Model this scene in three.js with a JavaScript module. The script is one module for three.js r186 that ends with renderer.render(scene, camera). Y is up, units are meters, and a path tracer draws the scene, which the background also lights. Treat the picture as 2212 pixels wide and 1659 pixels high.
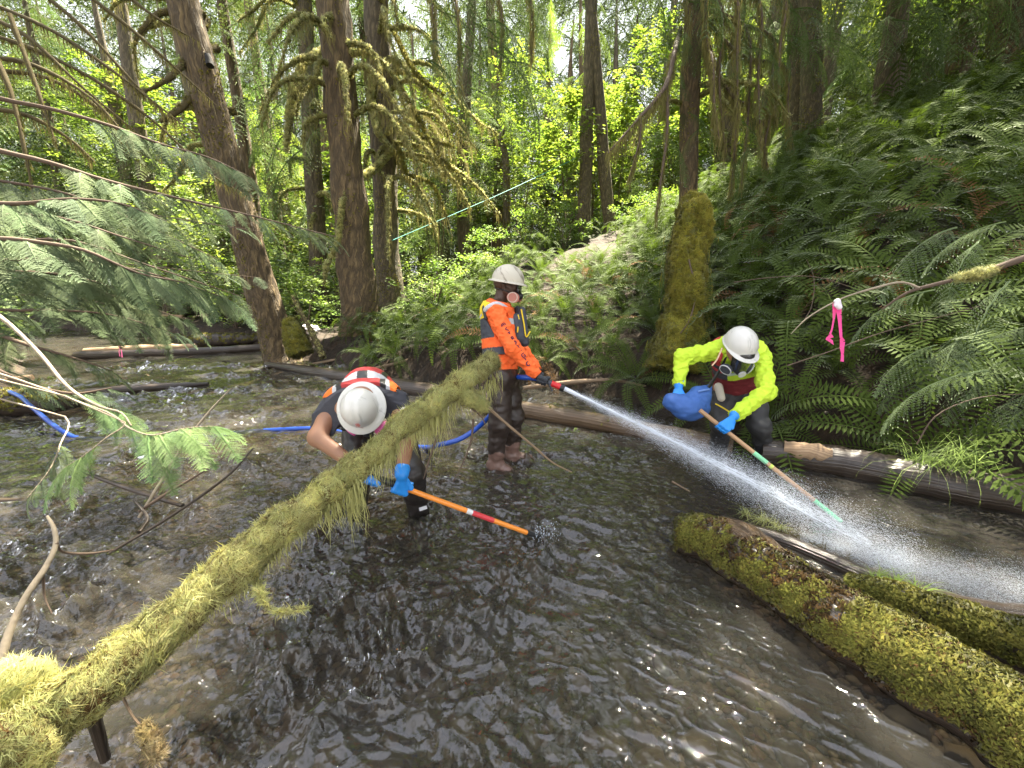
import * as THREE from 'three';
import { mergeGeometries, mergeVertices } from 'three/addons/utils/BufferGeometryUtils.js';
import { createNoise3D, createNoise2D } from 'simplex-noise';

// ---------------------------------------------------------------- camera, sky, sun, exposure
const scene = new THREE.Scene();
const camera = new THREE.PerspectiveCamera(86, 1024 / 768, 0.05, 600);
const PITCH = 13.2 * Math.PI / 180, EYE = 1.51;
camera.position.set(0, EYE, 0);
camera.rotation.x = -PITCH;

const renderer = new THREE.WebGLRenderer({ antialias: true });
renderer.toneMapping = THREE.LinearToneMapping;
renderer.toneMappingExposure = 12.0;
renderer.shadowMap.enabled = true;

const SKY = 0.245; // the sky beside the sun
const SUN = new THREE.Vector3(0.16, 0.86, -0.50).normalize();
{ // pale summer sky: white near the horizon, light blue overhead, a soft brightening round the sun
  const w = 256, h = 128, d = new Float32Array(w * h * 4);
  for (let j = 0; j < h; j++) for (let i = 0; i < w; i++) {
    const up = ((j + 0.5) / h - 0.5) * Math.PI, az = ((i + 0.5) / w - 0.5) * 2 * Math.PI, y = Math.sin(up);
    const c = Math.cos(up) * Math.cos(az) * SUN.x + y * SUN.y + Math.cos(up) * Math.sin(az) * SUN.z;
    const t = Math.pow(Math.max(0, 1 - Math.max(0, y)), 2.2), g = 0.35 * Math.exp((c - 1) * 9), k = (j * w + i) * 4;
    for (const [q, a, b] of [[0, 0.76, 0.28], [1, 0.80, 0.24], [2, 0.95, 0.10]]) d[k + q] = SKY * (a + b * t + g); d[k + 3] = 1;
  }
  const sky = new THREE.DataTexture(d, w, h, THREE.RGBAFormat, THREE.FloatType);
  sky.mapping = THREE.EquirectangularReflectionMapping; sky.magFilter = THREE.LinearFilter; sky.needsUpdate = true;
  scene.background = sky; scene.environment = sky; scene.environmentIntensity = 1; scene.backgroundIntensity = 1;
}
const sun = new THREE.DirectionalLight(new THREE.Color(1, 0.92, 0.74), 5);
sun.position.copy(SUN).multiplyScalar(80); sun.target.position.set(0, 0, -8); sun.castShadow = true;
Object.assign(sun.shadow.camera, { left: -40, right: 40, top: 40, bottom: -40, near: 1, far: 200 });
sun.shadow.radius = 1;
scene.add(sun, sun.target);

// ---------------------------------------------------------------- helpers
let seedState = 12345;
function reseed(s) { seedState = s >>> 0; }
function rnd() { seedState = (seedState + 0x6d2b79f5) | 0; let t = Math.imul(seedState ^ (seedState >>> 15), 1 | seedState); t = (t + Math.imul(t ^ (t >>> 7), 61 | t)) ^ t; return ((t ^ (t >>> 14)) >>> 0) / 4294967296; }
const rr = (a, b) => a + (b - a) * rnd();
const gauss = () => (rnd() + rnd() + rnd() + rnd() - 2) * 0.87;
const N3 = createNoise3D(rnd), N2 = createNoise2D(rnd);
const V = (x, y, z) => new THREE.Vector3(x, y, z);
const clamp = THREE.MathUtils.clamp, lerp = THREE.MathUtils.lerp;
const sstep = (a, b, x) => { const t = clamp((x - a) / (b - a), 0, 1); return t * t * (3 - 2 * t); };
const FOC = 829.5 / Math.tan(43 * Math.PI / 180);
// a place in the valley seen at (u, v) of the picture (2212 wide), at a distance d in front of the eye
function P(u, v, d) {
  const x = (u - 1106) / FOC, y = (829.5 - v) / FOC, c = Math.cos(PITCH), s = Math.sin(PITCH);
  return V(x * d, EYE + (y * c - s) * d, (-c - y * s) * d);
}
// the place where that ray meets the height h
function W(u, v, h = 0) { const a = P(u, v, 1), k = (h - EYE) / (a.y - EYE); return P(u, v, k); }

const used = new Map();
function numbered(name) { const n = used.get(name) ?? 0; used.set(name, n + 1); return n ? `${name}_${String(n).padStart(3, '0')}` : name; }
function tag(o, label, category, group, kind) {
  if (label) o.userData.label = label; if (category) o.userData.category = category;
  if (group) o.userData.group = group; if (kind) o.userData.kind = kind; return o;
}
function thing(name, label, category, pos, group) {
  const o = new THREE.Group(); o.name = numbered(name); if (pos) o.position.copy(pos);
  scene.add(o); return tag(o, label, category, group);
}
function part(name, geo, m, parent = scene, kind) {
  const o = new THREE.Mesh(geo, m); o.name = parent === scene ? numbered(name) : childName(parent, name);
  o.castShadow = o.receiveShadow = true; if (kind) o.userData.kind = kind;
  if (parent !== scene) { // things are built in world places and hung on the thing's base
    let p = parent, base = V(0, 0, 0); while (p && p !== scene) { base.add(p.position); p = p.parent; }
    if (!geo.userData.local) o.position.sub(base);
  }
  parent.add(o); return o;
}
function childName(parent, name) { const n = (parent.userData2 ??= {}); n[name] = (n[name] ?? 0) + 1; return n[name] > 1 ? `${name}_${String(n[name] - 1).padStart(3, '0')}` : name; }
const local = (g) => { g.userData.local = true; return g; };

function bakeUV(g) { if (!g.attributes.uv) g.setAttribute('uv', new THREE.BufferAttribute(new Float32Array(g.attributes.position.count * 2), 2)); return g; }
function merged(list) { return mergeGeometries(list.map((g) => { const q = g.index ? g.toNonIndexed() : g; bakeUV(q); if (!q.attributes.normal) q.computeVertexNormals(); for (const k of Object.keys(q.attributes)) if (!['position', 'normal', 'uv'].includes(k)) q.deleteAttribute(k); return q; }), false); }

// a tube along points with a radius for each, uv in metres; bend(p, n, a, t) may move a point
function tube(pts, radii, seg = 10, opt = {}) {
  const curve = pts.length > 2 || opt.smooth ? new THREE.CatmullRomCurve3(pts, false, 'centripetal') : new THREE.LineCurve3(pts[0], pts[1]);
  const n = opt.rings ?? (pts.length - 1) * 4, len = curve.getLength();
  const pos = [], uv = [], idx = [];
  let T = curve.getTangent(0), Nn = Math.abs(T.y) < 0.9 ? V(0, 1, 0) : V(1, 0, 0); Nn = Nn.sub(T.clone().multiplyScalar(Nn.dot(T))).normalize();
  const mid = [];
  for (let i = 0; i <= n; i++) {
    const t = i / n, c = curve.getPoint(t); T = curve.getTangent(t);
    Nn.sub(T.clone().multiplyScalar(Nn.dot(T))).normalize(); const B = T.clone().cross(Nn);
    const f = t * (radii.length - 1), k = Math.min(radii.length - 2, Math.floor(f)), r = radii.length > 1 ? lerp(radii[k], radii[k + 1], f - k) : radii[0];
    mid.push(c);
    for (let j = 0; j <= seg; j++) {
      const a = (j % seg) / seg * Math.PI * 2, d = Nn.clone().multiplyScalar(Math.cos(a)).addScaledVector(B, Math.sin(a));
      let rad = r; if (opt.bump) rad *= 1 + opt.bump(c.x + d.x * r, c.y + d.y * r, c.z + d.z * r, a, t);
      if (opt.flat) d.addScaledVector(B, -B.dot(d) * (1 - opt.flat));
      const p = c.clone().addScaledVector(d, rad); pos.push(p.x, p.y, p.z); uv.push(j / seg * Math.max(0.05, 2 * Math.PI * r), t * len);
    }
  }
  for (let i = 0; i < n; i++) for (let j = 0; j < seg; j++) { const a = i * (seg + 1) + j, b = a + seg + 1; idx.push(a, a + 1, b, b, a + 1, b + 1); }
  if (opt.caps !== false) for (const [e, c] of [[0, mid[0]], [n, mid[n]]]) {
    const k = pos.length / 3; pos.push(c.x, c.y, c.z); uv.push(0, 0); const b = e * (seg + 1), base = k + 1;
    for (let j = 0; j <= seg; j++) { pos.push(pos[(b + j) * 3], pos[(b + j) * 3 + 1], pos[(b + j) * 3 + 2]); uv.push(pos[(b + j) * 3] * 1.3, pos[(b + j) * 3 + 1] + pos[(b + j) * 3 + 2]); }
    for (let j = 0; j < seg; j++) e ? idx.push(k, base + j, base + j + 1) : idx.push(k, base + j + 1, base + j);
  }
  const g = new THREE.BufferGeometry(); g.setAttribute('position', new THREE.Float32BufferAttribute(pos, 3)); g.setAttribute('uv', new THREE.Float32BufferAttribute(uv, 2));
  g.setIndex(idx); g.computeVertexNormals();
  const nm = g.attributes.normal; // join the seam
  for (let i = 0; i <= n; i++) { const a = i * (seg + 1), b = a + seg, x = nm.getX(a) + nm.getX(b), y = nm.getY(a) + nm.getY(b), z = nm.getZ(a) + nm.getZ(b), l = Math.hypot(x, y, z) || 1; nm.setXYZ(a, x / l, y / l, z / l); nm.setXYZ(b, x / l, y / l, z / l); }
  return g;
}
// triangles collected one by one
class Tris {
  constructor() { this.p = []; this.n = []; this.u = []; }
  tri(a, b, c, n) { if (n) { const k = b.clone().sub(a).cross(c.clone().sub(a)); if (k.dot(n) < 0) [b, c] = [c, b]; } for (const q of [a, b, c]) { this.p.push(q.x, q.y, q.z); this.u.push(q.x, q.z); } if (!n) n = b.clone().sub(a).cross(c.clone().sub(a)).normalize(); for (let i = 0; i < 3; i++) this.n.push(n.x, n.y, n.z); }
  quad(a, b, c, d, n) { this.tri(a, b, c, n); this.tri(a, c, d, n); }
  build() { const g = new THREE.BufferGeometry(); g.setAttribute('position', new THREE.Float32BufferAttribute(this.p, 3)); g.setAttribute('normal', new THREE.Float32BufferAttribute(this.n, 3)); g.setAttribute('uv', new THREE.Float32BufferAttribute(this.u, 2)); return g; }
}
// InstancedMesh from matrices and optional colours
function scatter(name, geo, m, mats, cols, parent = scene, kind = 'stuff') {
  const o = new THREE.InstancedMesh(geo, m, mats.length); o.name = parent === scene ? numbered(name) : childName(parent, name);
  mats.forEach((x, i) => { o.setMatrixAt(i, x); if (cols) o.setColorAt(i, cols[i]); });
  o.castShadow = o.receiveShadow = true; o.userData.kind = kind;
  if (parent !== scene) { let p = parent; while (p && p !== scene) { o.position.sub(p.position); p = p.parent; } }
  parent.add(o); return o;
}
const _q = new THREE.Quaternion(), _s = V(1, 1, 1);
function mat(p, dir, up, s = 1) { // local +z along dir, +y near up
  const z = dir.clone().normalize(); let x = up.clone().cross(z); if (x.lengthSq() < 1e-6) x = V(1, 0, 0).cross(z); x.normalize(); const y = z.clone().cross(x);
  const m = new THREE.Matrix4().makeBasis(x, y, z); m.scale(typeof s === 'number' ? V(s, s, s) : s); m.setPosition(p); return m;
}
// ---------------------------------------------------------------- textures and materials
function periodic(seed) { // tileable value noise
  const n = 64, t = new Float32Array(n * n); reseed(seed); for (let i = 0; i < t.length; i++) t[i] = rnd();
  return (x, y, per) => { const xi = Math.floor(x), yi = Math.floor(y), fx = x - xi, fy = y - yi, sx = fx * fx * (3 - 2 * fx), sy = fy * fy * (3 - 2 * fy), w = (a, p) => ((a % p) + p) % p; const g = (i, j) => t[(w(i, per[0]) % n) + (w(j, per[1]) % n) * n]; return lerp(lerp(g(xi, yi), g(xi + 1, yi), sx), lerp(g(xi, yi + 1), g(xi + 1, yi + 1), sx), sy); };
}
function texture(w, h, f, srgb) {
  const d = new Uint8Array(w * h * 4);
  for (let j = 0; j < h; j++) for (let i = 0; i < w; i++) { const c = f(i / w, j / h), k = (j * w + i) * 4; if (typeof c === 'number') d[k] = d[k + 1] = d[k + 2] = clamp(c, 0, 1) * 255; else for (let q = 0; q < 3; q++) d[k + q] = clamp(c[q], 0, 1) * 255; d[k + 3] = 255; }
  const t = new THREE.DataTexture(d, w, h); t.wrapS = t.wrapT = THREE.RepeatWrapping; t.magFilter = THREE.LinearFilter; t.generateMipmaps = true; if (srgb) t.colorSpace = THREE.SRGBColorSpace; t.needsUpdate = true; return t;
}
function rep(t, x, y = x) { const c = t.clone(); c.repeat.set(x, y); c.needsUpdate = true; return c; }
const pn = periodic(7), pn2 = periodic(99);
const fbm = (x, y, n, per, p = pn) => { let s = 0, a = 0.5, q = 0; for (let i = 0; i < n; i++) { s += a * p(x * per[0], y * per[1], per); q += a; a *= 0.55; per = [per[0] * 2, per[1] * 2]; } return s / q; };
const texNoise = texture(256, 256, (x, y) => fbm(x, y, 5, [6, 6]));
const texBark = texture(512, 512, (x, y) => { const wv = fbm(x, y, 3, [4, 6], pn2) * 0.16, r = Math.abs(2 * fbm(x + wv, y, 4, [14, 3]) - 1); return 0.25 + 0.9 * Math.pow(r, 0.7) * (0.7 + 0.5 * fbm(x, y, 3, [30, 30], pn2)); });
const texGrain = texture(512, 512, (x, y) => 0.35 * fbm(x, y, 4, [10, 2]) + 0.65 * fbm(x, y, 3, [56, 3], pn2));
const tint = (t, lo, hi, mid) => { const s = t.image.data, w = t.image.width, h = t.image.height; return texture(w, h, (x, y) => { const k = (Math.floor(y * h + 0.5) * w + Math.floor(x * w + 0.5)) * 4, v = s[k] / 255; const b = [0, 1, 2].map((q) => mid ? (v < 0.5 ? lerp(lo[q], mid[q], v * 2) : lerp(mid[q], hi[q], v * 2 - 1)) : lerp(lo[q], hi[q], v)); return b.map((c) => Math.pow(c, 1 / 2.2)); }, true); };
const lin = (r, g, b) => new THREE.Color().setRGB(r, g, b);
function std(o) { return new THREE.MeshStandardMaterial({ roughness: 0.85, metalness: 0, ...o }); }
function leafMat(c, through = 0.4, rough = 1, extra = {}) { return new THREE.MeshPhysicalMaterial({ color: c, roughness: rough, transmission: through, thickness: 0, side: THREE.DoubleSide, specularIntensity: 0.35, ...extra }); }
const barkMap = tint(texBark, [0.02, 0.013, 0.007], [0.20, 0.137, 0.058], [0.085, 0.056, 0.024]);
const barkGrey = tint(texBark, [0.02, 0.016, 0.009], [0.19, 0.145, 0.08], [0.082, 0.062, 0.034]);
const woodMap = tint(texGrain, [0.06, 0.04, 0.026], [0.42, 0.31, 0.20], [0.22, 0.15, 0.09]);
const woodDark = tint(texGrain, [0.010, 0.008, 0.006], [0.13, 0.09, 0.06], [0.048, 0.033, 0.023]);
const M = {
  bark: std({ map: rep(barkMap, 1.5, 0.8), bumpMap: rep(texBark, 1.5, 0.8), bumpScale: 0.035 }),
  barkGrey: std({ map: rep(barkGrey, 2, 1.2), bumpMap: rep(texBark, 2, 1.2), bumpScale: 0.025 }),
  wood: std({ map: rep(woodMap, 2.2, 0.9), bumpMap: rep(texGrain, 2.2, 0.9), bumpScale: 0.008 }),
  wetWood: std({ map: rep(woodDark, 2, 0.7), bumpMap: rep(texGrain, 2, 0.7), bumpScale: 0.01, roughness: 0.32, color: lin(0.75, 0.74, 0.72) }),
  paleWood: std({ map: rep(woodMap, 3, 1), color: lin(1.5, 1.45, 1.4), bumpMap: rep(texGrain, 3, 1), bumpScale: 0.006 }),
  mossBase: std({ color: lin(0.10, 0.095, 0.02), roughness: 1, bumpMap: rep(texNoise, 6), bumpScale: 0.015 }),
  moss: leafMat(lin(0.50, 0.49, 0.20), 0.4), mossLog: leafMat(lin(0.255, 0.245, 0.05), 0.3), mossBrown: leafMat(lin(0.11, 0.065, 0.022), 0.25), mossDark: leafMat(lin(0.20, 0.185, 0.03), 0.3), lichen: leafMat(lin(0.21, 0.185, 0.06), 0.42),
    fern: leafMat(lin(0.064, 0.1, 0.011), 0.45, 1), fernDry: leafMat(lin(0.16, 0.085, 0.03), 0.3),
  cedar: leafMat(lin(0.115, 0.155, 0.075), 0.35), cedarFresh: leafMat(lin(0.18, 0.27, 0.10), 0.35), hemlock: leafMat(lin(0.075, 0.115, 0.026), 0.42), maple: leafMat(lin(0.17, 0.25, 0.03), 0.55), shrub: leafMat(lin(0.14, 0.225, 0.03), 0.5),
  twig: std({ color: lin(0.09, 0.06, 0.04) }), paleTwig: std({ color: lin(0.27, 0.22, 0.155), bumpMap: rep(texNoise, 4), bumpScale: 0.006 }), mossTwig: std({ color: lin(0.075, 0.058, 0.022), roughness: 1 }),
};
// ---------------------------------------------------------------- the land: banks, stream bed, hillside
const RIGHT_BANK = [[14, 6], [8, 0.6], [5.2, -1.7], [3.6, -2.85], [2.6, -3.9], [1.9, -5.0], [1.2, -5.9], [0.2, -6.2], [-1.3, -6.5], [-2.6, -7.3], [-3.9, -8.2], [-5.2, -9.4], [-6.6, -10.7], [-9.5, -12.4], [-14, -14.5], [-30, -19]].map(([x, z]) => [x, z]);
const LEFT_BANK = [[-2.5, 6], [-3.4, 2], [-4.6, -1.5], [-5.6, -3.6], [-7, -5.4], [-8.6, -7.2], [-10.5, -8.8], [-14, -10.2], [-30, -14]];
function side(line, x, z) { // signed distance from the waterline, positive on the right of the line as listed
  let best = 1e9, s = 0;
  for (let i = 0; i < line.length - 1; i++) {
    const [ax, az] = line[i], [bx, bz] = line[i + 1], dx = bx - ax, dz = bz - az, t = clamp(((x - ax) * dx + (z - az) * dz) / (dx * dx + dz * dz), 0, 1);
    const ex = x - ax - dx * t, ez = z - az - dz * t, d = ex * ex + ez * ez; if (d < best) { best = d; s = Math.sign(dx * ez - dz * ex) || 1; }
  }
  return Math.sqrt(best) * s;
}
const rightOf = (x, z) => side(RIGHT_BANK, x, z), leftOf = (x, z) => -side(LEFT_BANK, x, z);
function landHeight(x, z) {
  const a = rightOf(x, z), b = leftOf(x, z), n = N3(x * 0.5, z * 0.5, 3) * 0.5 + N3(x * 1.7, z * 1.7, 9) * 0.2;
  if (a > 0) {
    const az = Math.atan2(x, -z) * 180 / Math.PI, k = az < -17 ? lerp(0.07, 0.15, sstep(-35, -17, az)) : az < 6 ? lerp(0.15, 0.42, sstep(-17, 6, az)) : lerp(0.42, 0.78, sstep(8, 40, az));
    const T = 13, rise = k * T * (1 - Math.exp(-a / T));
    return -0.1 + (0.42 + 0.1 * n) * sstep(0, 0.4, a) + rise + n * 0.22 * sstep(0, 2, a);
  }
  if (b > 0) return -0.1 + 0.45 * sstep(0, 0.5, b) + 0.10 * 8 * (1 - Math.exp(-b / 8)) + n * 0.15 * sstep(0, 2, b);
  const edge = Math.min(-a, -b); let h = -0.1 - 0.15 * sstep(0, 1.2, edge) + n * 0.05;
  h += 0.13 * Math.exp(-(((x - 2.15) / 0.55) ** 2 + ((z + 1.75) / 0.45) ** 2)); // gravel bar beside the mossy log
  return h;
}
const hillY = landHeight;
{
  const line = (lo, hi, c, fine, n) => { // grid lines, dense round c
    const out = [], k = 3.1; for (let i = 0; i <= n; i++) { const t = i / n * 2 - 1; out.push(c + Math.sinh(t * k) / Math.sinh(k) * (t < 0 ? c - lo : hi - c)); } return out;
  };
  const xs = line(-170, 170, 0, 0, 420), zs = line(-200, 120, -4.5, 0, 420), pos = [], col = [], uv = [], idx = [];
  for (const z of zs) for (const x of xs) {
    const y = landHeight(x, z); pos.push(x, y, z); uv.push(x, z);
    const a = Math.max(rightOf(x, z), leftOf(x, z)), n = N3(x * 0.35, 4, z * 0.35) * 0.5 + 0.5, n2 = N3(x * 2.2, 8, z * 2.2) * 0.5 + 0.5;
    const bed = [0.055 + 0.03 * n2, 0.042 + 0.02 * n2, 0.026 + 0.01 * n2], soil = [0.034 + 0.02 * n2, 0.022 + 0.01 * n2, 0.013], green = [0.06, 0.085, 0.02], g = sstep(0.4, 0.8, n) * sstep(1.5, 3, a), w = sstep(-0.25, 0.15, a);
    for (let q = 0; q < 3; q++) col.push(lerp(lerp(bed[q], soil[q], w), green[q], g * 0.8));
  }
  const nx = xs.length; for (let j = 0; j < zs.length - 1; j++) for (let i = 0; i < nx - 1; i++) { const a = j * nx + i; idx.push(a, a + nx, a + 1, a + 1, a + nx, a + nx + 1); }
  const g = new THREE.BufferGeometry(); g.setAttribute('position', new THREE.Float32BufferAttribute(pos, 3)); g.setAttribute('color', new THREE.Float32BufferAttribute(col, 3)); g.setAttribute('uv', new THREE.Float32BufferAttribute(uv, 2)); g.setIndex(idx); g.computeVertexNormals();
  const litter = texture(512, 512, (x, y) => { const a = fbm(x, y, 5, [9, 9]), b = fbm(x, y, 2, [60, 60], pn2); return [0.5 + 0.5 * a + 0.3 * (b - 0.5), 0.5 + 0.48 * a + 0.25 * (b - 0.5), 0.5 + 0.45 * a + 0.2 * (b - 0.5)]; }, true);
  var ground = part('ground', local(g), std({ vertexColors: true, map: rep(litter, 1.1), bumpMap: rep(texNoise, 2.6), bumpScale: 0.05, roughness: 0.95 })); ground.userData.kind = 'structure';
}
// stones on the bed: the larger ones each by itself, the gravel between as one mass
{
  reseed(41);
  const stone = (k) => { const g = mergeVertices(new THREE.IcosahedronGeometry(1, 1).deleteAttribute('uv').deleteAttribute('normal')), p = g.attributes.position; for (let i = 0; i < p.count; i++) { const s = 1 + 0.22 * N3(p.getX(i) * 1.1 + k * 9, p.getY(i) * 1.1, p.getZ(i) * 1.1); p.setXYZ(i, p.getX(i) * s, p.getY(i) * s * 0.55, p.getZ(i) * s * 0.8); } g.computeVertexNormals(); bakeUV(g); return local(g); };
  const shapes = [0, 1, 2, 3, 4].map(stone);
  const cols = [[0.10, 0.078, 0.05], [0.07, 0.058, 0.042], [0.04, 0.037, 0.032], [0.095, 0.058, 0.03], [0.125, 0.105, 0.072], [0.06, 0.052, 0.03]], mats = cols.map((c) => std({ color: lin(...c), bumpMap: rep(texNoise, 2), bumpScale: 0.004, roughness: 0.7 }));
  let made = 0;
  while (made < 290) {
    const u = rr(550, 2150), v = 1659 - Math.pow(rnd(), 1.3) * 620, p = W(u, v), x = p.x, z = p.z;
    if (rightOf(x, z) > -0.15 || leftOf(x, z) > -0.15) continue;
    const s = Math.pow(rnd(), 2.2) * 0.065 + 0.022, o = new THREE.Mesh(shapes[made % 5], mats[Math.floor(rnd() * 6)]);
    o.name = childName(ground, 'stone'); o.position.set(x, landHeight(x, z) + s * 0.2, z); o.rotation.set(rr(-0.2, 0.2), rr(0, 6.3), rr(-0.2, 0.2)); o.scale.set(s * rr(0.9, 1.5), s, s * rr(0.8, 1.2)); o.castShadow = o.receiveShadow = true; ground.add(o); made++;
  }
  const ms = [], cs = [];
  for (let i = 0; i < 16000; i++) {
    const u = rr(-200, 2400), v = 1700 - Math.pow(rnd(), 0.8) * 800, p = W(u, v), x = p.x, z = p.z; if (Math.max(rightOf(x, z), leftOf(x, z)) > 0.3) continue;
    const s = rr(0.008, 0.026), c = cols[Math.floor(rnd() * 6)], k = rr(0.6, 1.1); _q.setFromEuler(new THREE.Euler(rr(-0.3, 0.3), rr(0, 6.3), rr(-0.3, 0.3)));
    ms.push(new THREE.Matrix4().compose(V(x, landHeight(x, z) + s * 0.2, z), _q, V(s * rr(0.8, 1.5), s, s))); cs.push(lin(c[0] * k, c[1] * k, c[2] * k));
  }
  scatter('gravel', shapes[0], std({ color: 0xffffff, roughness: 0.7 }), ms, cs, ground);
}
// the water: one sheet of real waves; it runs from the far left towards the lower right
const RIFFLE = [[800, 1395, 0.28, 1.0], [650, 985, 0.45, 1.0], [720, 850, 0.6, 0.9], [140, 1345, 0.3, 0.8], [960, 1640, 0.25, 0.8], [1040, 1325, 0.16, 0.5], [350, 1250, 0.3, 0.6], [1180, 1215, 0.22, 0.6], [1120, 1000, 0.25, 0.5], [600, 1500, 0.25, 0.6], [766, 1145, 0.12, 0.7], [912, 1135, 0.12, 0.7], [1075, 1015, 0.12, 0.9], [1110, 995, 0.12, 0.9], [1180, 1165, 0.1, 0.7]].map(([u, v, r, q]) => { const p = W(u, v); return [p.x, p.z, r, q]; });
function rough(x, z) { // how broken the water is, by place: fast over the shallows on the left, smooth over the pool on the right
  const right = sstep(-0.4, 1.2, x + 0.45 * (z + 2.2)), pool = sstep(0.1, 0.9, x) * sstep(-2.6, -1.6, z);
  const patch = 0.35 + 1.0 * sstep(-0.3, 0.55, N3(x * 0.75, 30, z * 1.15)) + 0.4 * N3(x * 2.1, 31, z * 2.6);
  let k = lerp(1.15, 0.2, right) * lerp(1, 0.62, pool) * Math.max(0.22, patch);
  for (const [a, b, r, q] of RIFFLE) k += q * Math.exp(-((x - a) ** 2 + (z - b) ** 2) / (r * r));
  return k;
}
function waveY(x, z) {
  const fx = x * 0.86 + z * 0.5, fz = -x * 0.5 + z * 0.86; // along and across the current
  const wx = fx + 0.10 * N3(fx * 1.3, 1, fz * 1.3), wz = fz + 0.12 * N3(fx * 1.1, 5, fz * 1.1);
  const r1 = 1 - Math.abs(N3(wx * 1.5, 2, wz * 2.6)), r2 = 1 - Math.abs(N3(wx * 4.2, 7, wz * 7.0)), r3 = N3(wx * 13, 11, wz * 19), r4 = N3(wx * 27, 15, wz * 36);
  const a = rough(x, z), far = sstep(3, 9, Math.hypot(x, z));
  const crest = 0.015 * Math.pow(1 - Math.abs(N3(wx * 1.1, 42, wz * 2.4)), 14) * sstep(-0.05, 0.35, N3(fx * 1.7, 44, fz * 2.6)) + 0.009 * Math.pow(1 - Math.abs(N3(wx * 3.1, 46, wz * 6.2)), 12) * sstep(0.1, 0.4, N3(fx * 3, 48, fz * 4));
  return crest * (0.8 + 0.5 * Math.min(a, 1)) + a * (0.044 * r1 * r1 * r1 + 0.026 * r2 * r2 + (0.0085 * r3 + (0.0032 + 0.0022 * Math.max(0, a - 1)) * r4) * (1 - 0.5 * far)) - 0.03 * a;
}
{
  const pos = [], uv = [], idx = [], map = new Map();
  const sheet = (x0, x1, z0, z1, step, skip) => {
    const nx = Math.round((x1 - x0) / step), nz = Math.round((z1 - z0) / step), at = new Int32Array((nx + 1) * (nz + 1)).fill(-1);
    const vert = (i, j) => { const k = j * (nx + 1) + i; if (at[k] < 0) { const x = x0 + i * step, z = z0 + j * step; at[k] = pos.length / 3; pos.push(x, waveY(x, z), z); uv.push(x * 0.86 + z * 0.5, -x * 0.5 + z * 0.86); } return at[k]; };
    for (let j = 0; j < nz; j++) for (let i = 0; i < nx; i++) {
      const x = x0 + (i + 0.5) * step, z = z0 + (j + 0.5) * step; if (skip(x, z) || rightOf(x, z) > 0.35 || leftOf(x, z) > 0.35) continue;
      const a = vert(i, j), b = vert(i + 1, j), c = vert(i, j + 1), d = vert(i + 1, j + 1); idx.push(a, c, b, b, c, d);
    }
  };
  sheet(-3.2, 3.2, -3.6, -0.4, 0.013, () => false);
  sheet(-8, 8, -8.4, 2.8, 0.04, (x, z) => x > -3.2 && x < 3.2 && z > -3.6 && z < -0.4);
  sheet(-32, 16, -20.4, 7.6, 0.2, (x, z) => x > -8 && x < 8 && z > -8.4 && z < 2.8);
  const g = new THREE.BufferGeometry(); g.setAttribute('position', new THREE.Float32BufferAttribute(pos, 3)); g.setAttribute('uv', new THREE.Float32BufferAttribute(uv, 2)); g.setIndex(idx); g.computeVertexNormals();
  const ripple = texture(512, 512, (x, y) => 0.4 * fbm(x, y, 4, [14, 22]) + 0.6 * Math.pow(1 - Math.abs(2 * fbm(x, y, 2, [9, 15], pn2) - 1), 2));
  const water = part('stream_water', local(g), new THREE.MeshPhysicalMaterial({ color: lin(0.47, 0.435, 0.375), roughness: 0.03, transmission: 0.95, thickness: 0, ior: 1.55, bumpMap: rep(ripple, 1.1), bumpScale: 0.012 }));
  water.userData.kind = 'structure';
}
// ---------------------------------------------------------------- foliage shapes shared between plants
function leaflet(T, p, dir, side, l, w, n) { // a narrow pointed leaf of two triangles
  const m = p.clone().addScaledVector(dir, l * 0.45), t = p.clone().addScaledVector(dir, l);
  T.tri(p, m.clone().addScaledVector(side, w * 0.5), t, n); T.tri(p, t, m.clone().addScaledVector(side, -w * 0.5), n);
}
function frondGeo(L, wide, lift, pairs, sag = 0.35) { // a sword fern frond: rachis with narrow pinnae in two rows
  const T = new Tris(), pts = []; let p = V(0, 0, 0), a = lift; const n = 14;
  for (let i = 0; i <= n; i++) { pts.push(p.clone()); const s = i / n; p = p.clone().add(V(0, Math.sin(a), Math.cos(a)).multiplyScalar(L / n)); a -= (0.05 + 0.17 * s) * (lift + sag) * 1.15; }
  const at = (s) => { const f = s * n, k = Math.min(n - 1, Math.floor(f)); return pts[k].clone().lerp(pts[k + 1], f - k); }, dirAt = (s) => at(Math.min(1, s + 0.03)).sub(at(Math.max(0, s - 0.03))).normalize();
  for (let i = 0; i < n; i += 1) { const w = 0.005 * (1 - i / n) + 0.0015; T.quad(pts[i].clone().add(V(-w, 0, 0)), pts[i].clone().add(V(w, 0, 0)), pts[i + 1].clone().add(V(w, 0, 0)), pts[i + 1].clone().add(V(-w, 0, 0))); }
  for (let i = 0; i < pairs; i++) {
    const s = 0.10 + 0.9 * i / pairs, c = at(s), d = dirAt(s), up = V(1, 0, 0).cross(d).multiplyScalar(-1);
    const l = wide * Math.pow(Math.sin(Math.PI * Math.pow(Math.min(1, s * 0.93 + 0.07), 0.72)), 0.8) * rr(0.9, 1.08) + 0.006;
    for (const k of [-1, 1]) { const dir = V(k, 0, 0).addScaledVector(d, 0.28 + 0.3 * s).addScaledVector(up, rr(0.02, 0.3)).normalize(); leaflet(T, c, dir, d, l, L / pairs * 0.6, up.clone().addScaledVector(V(k, 0, 0), -0.25).normalize()); }
  }
  return local(T.build());
}
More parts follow.
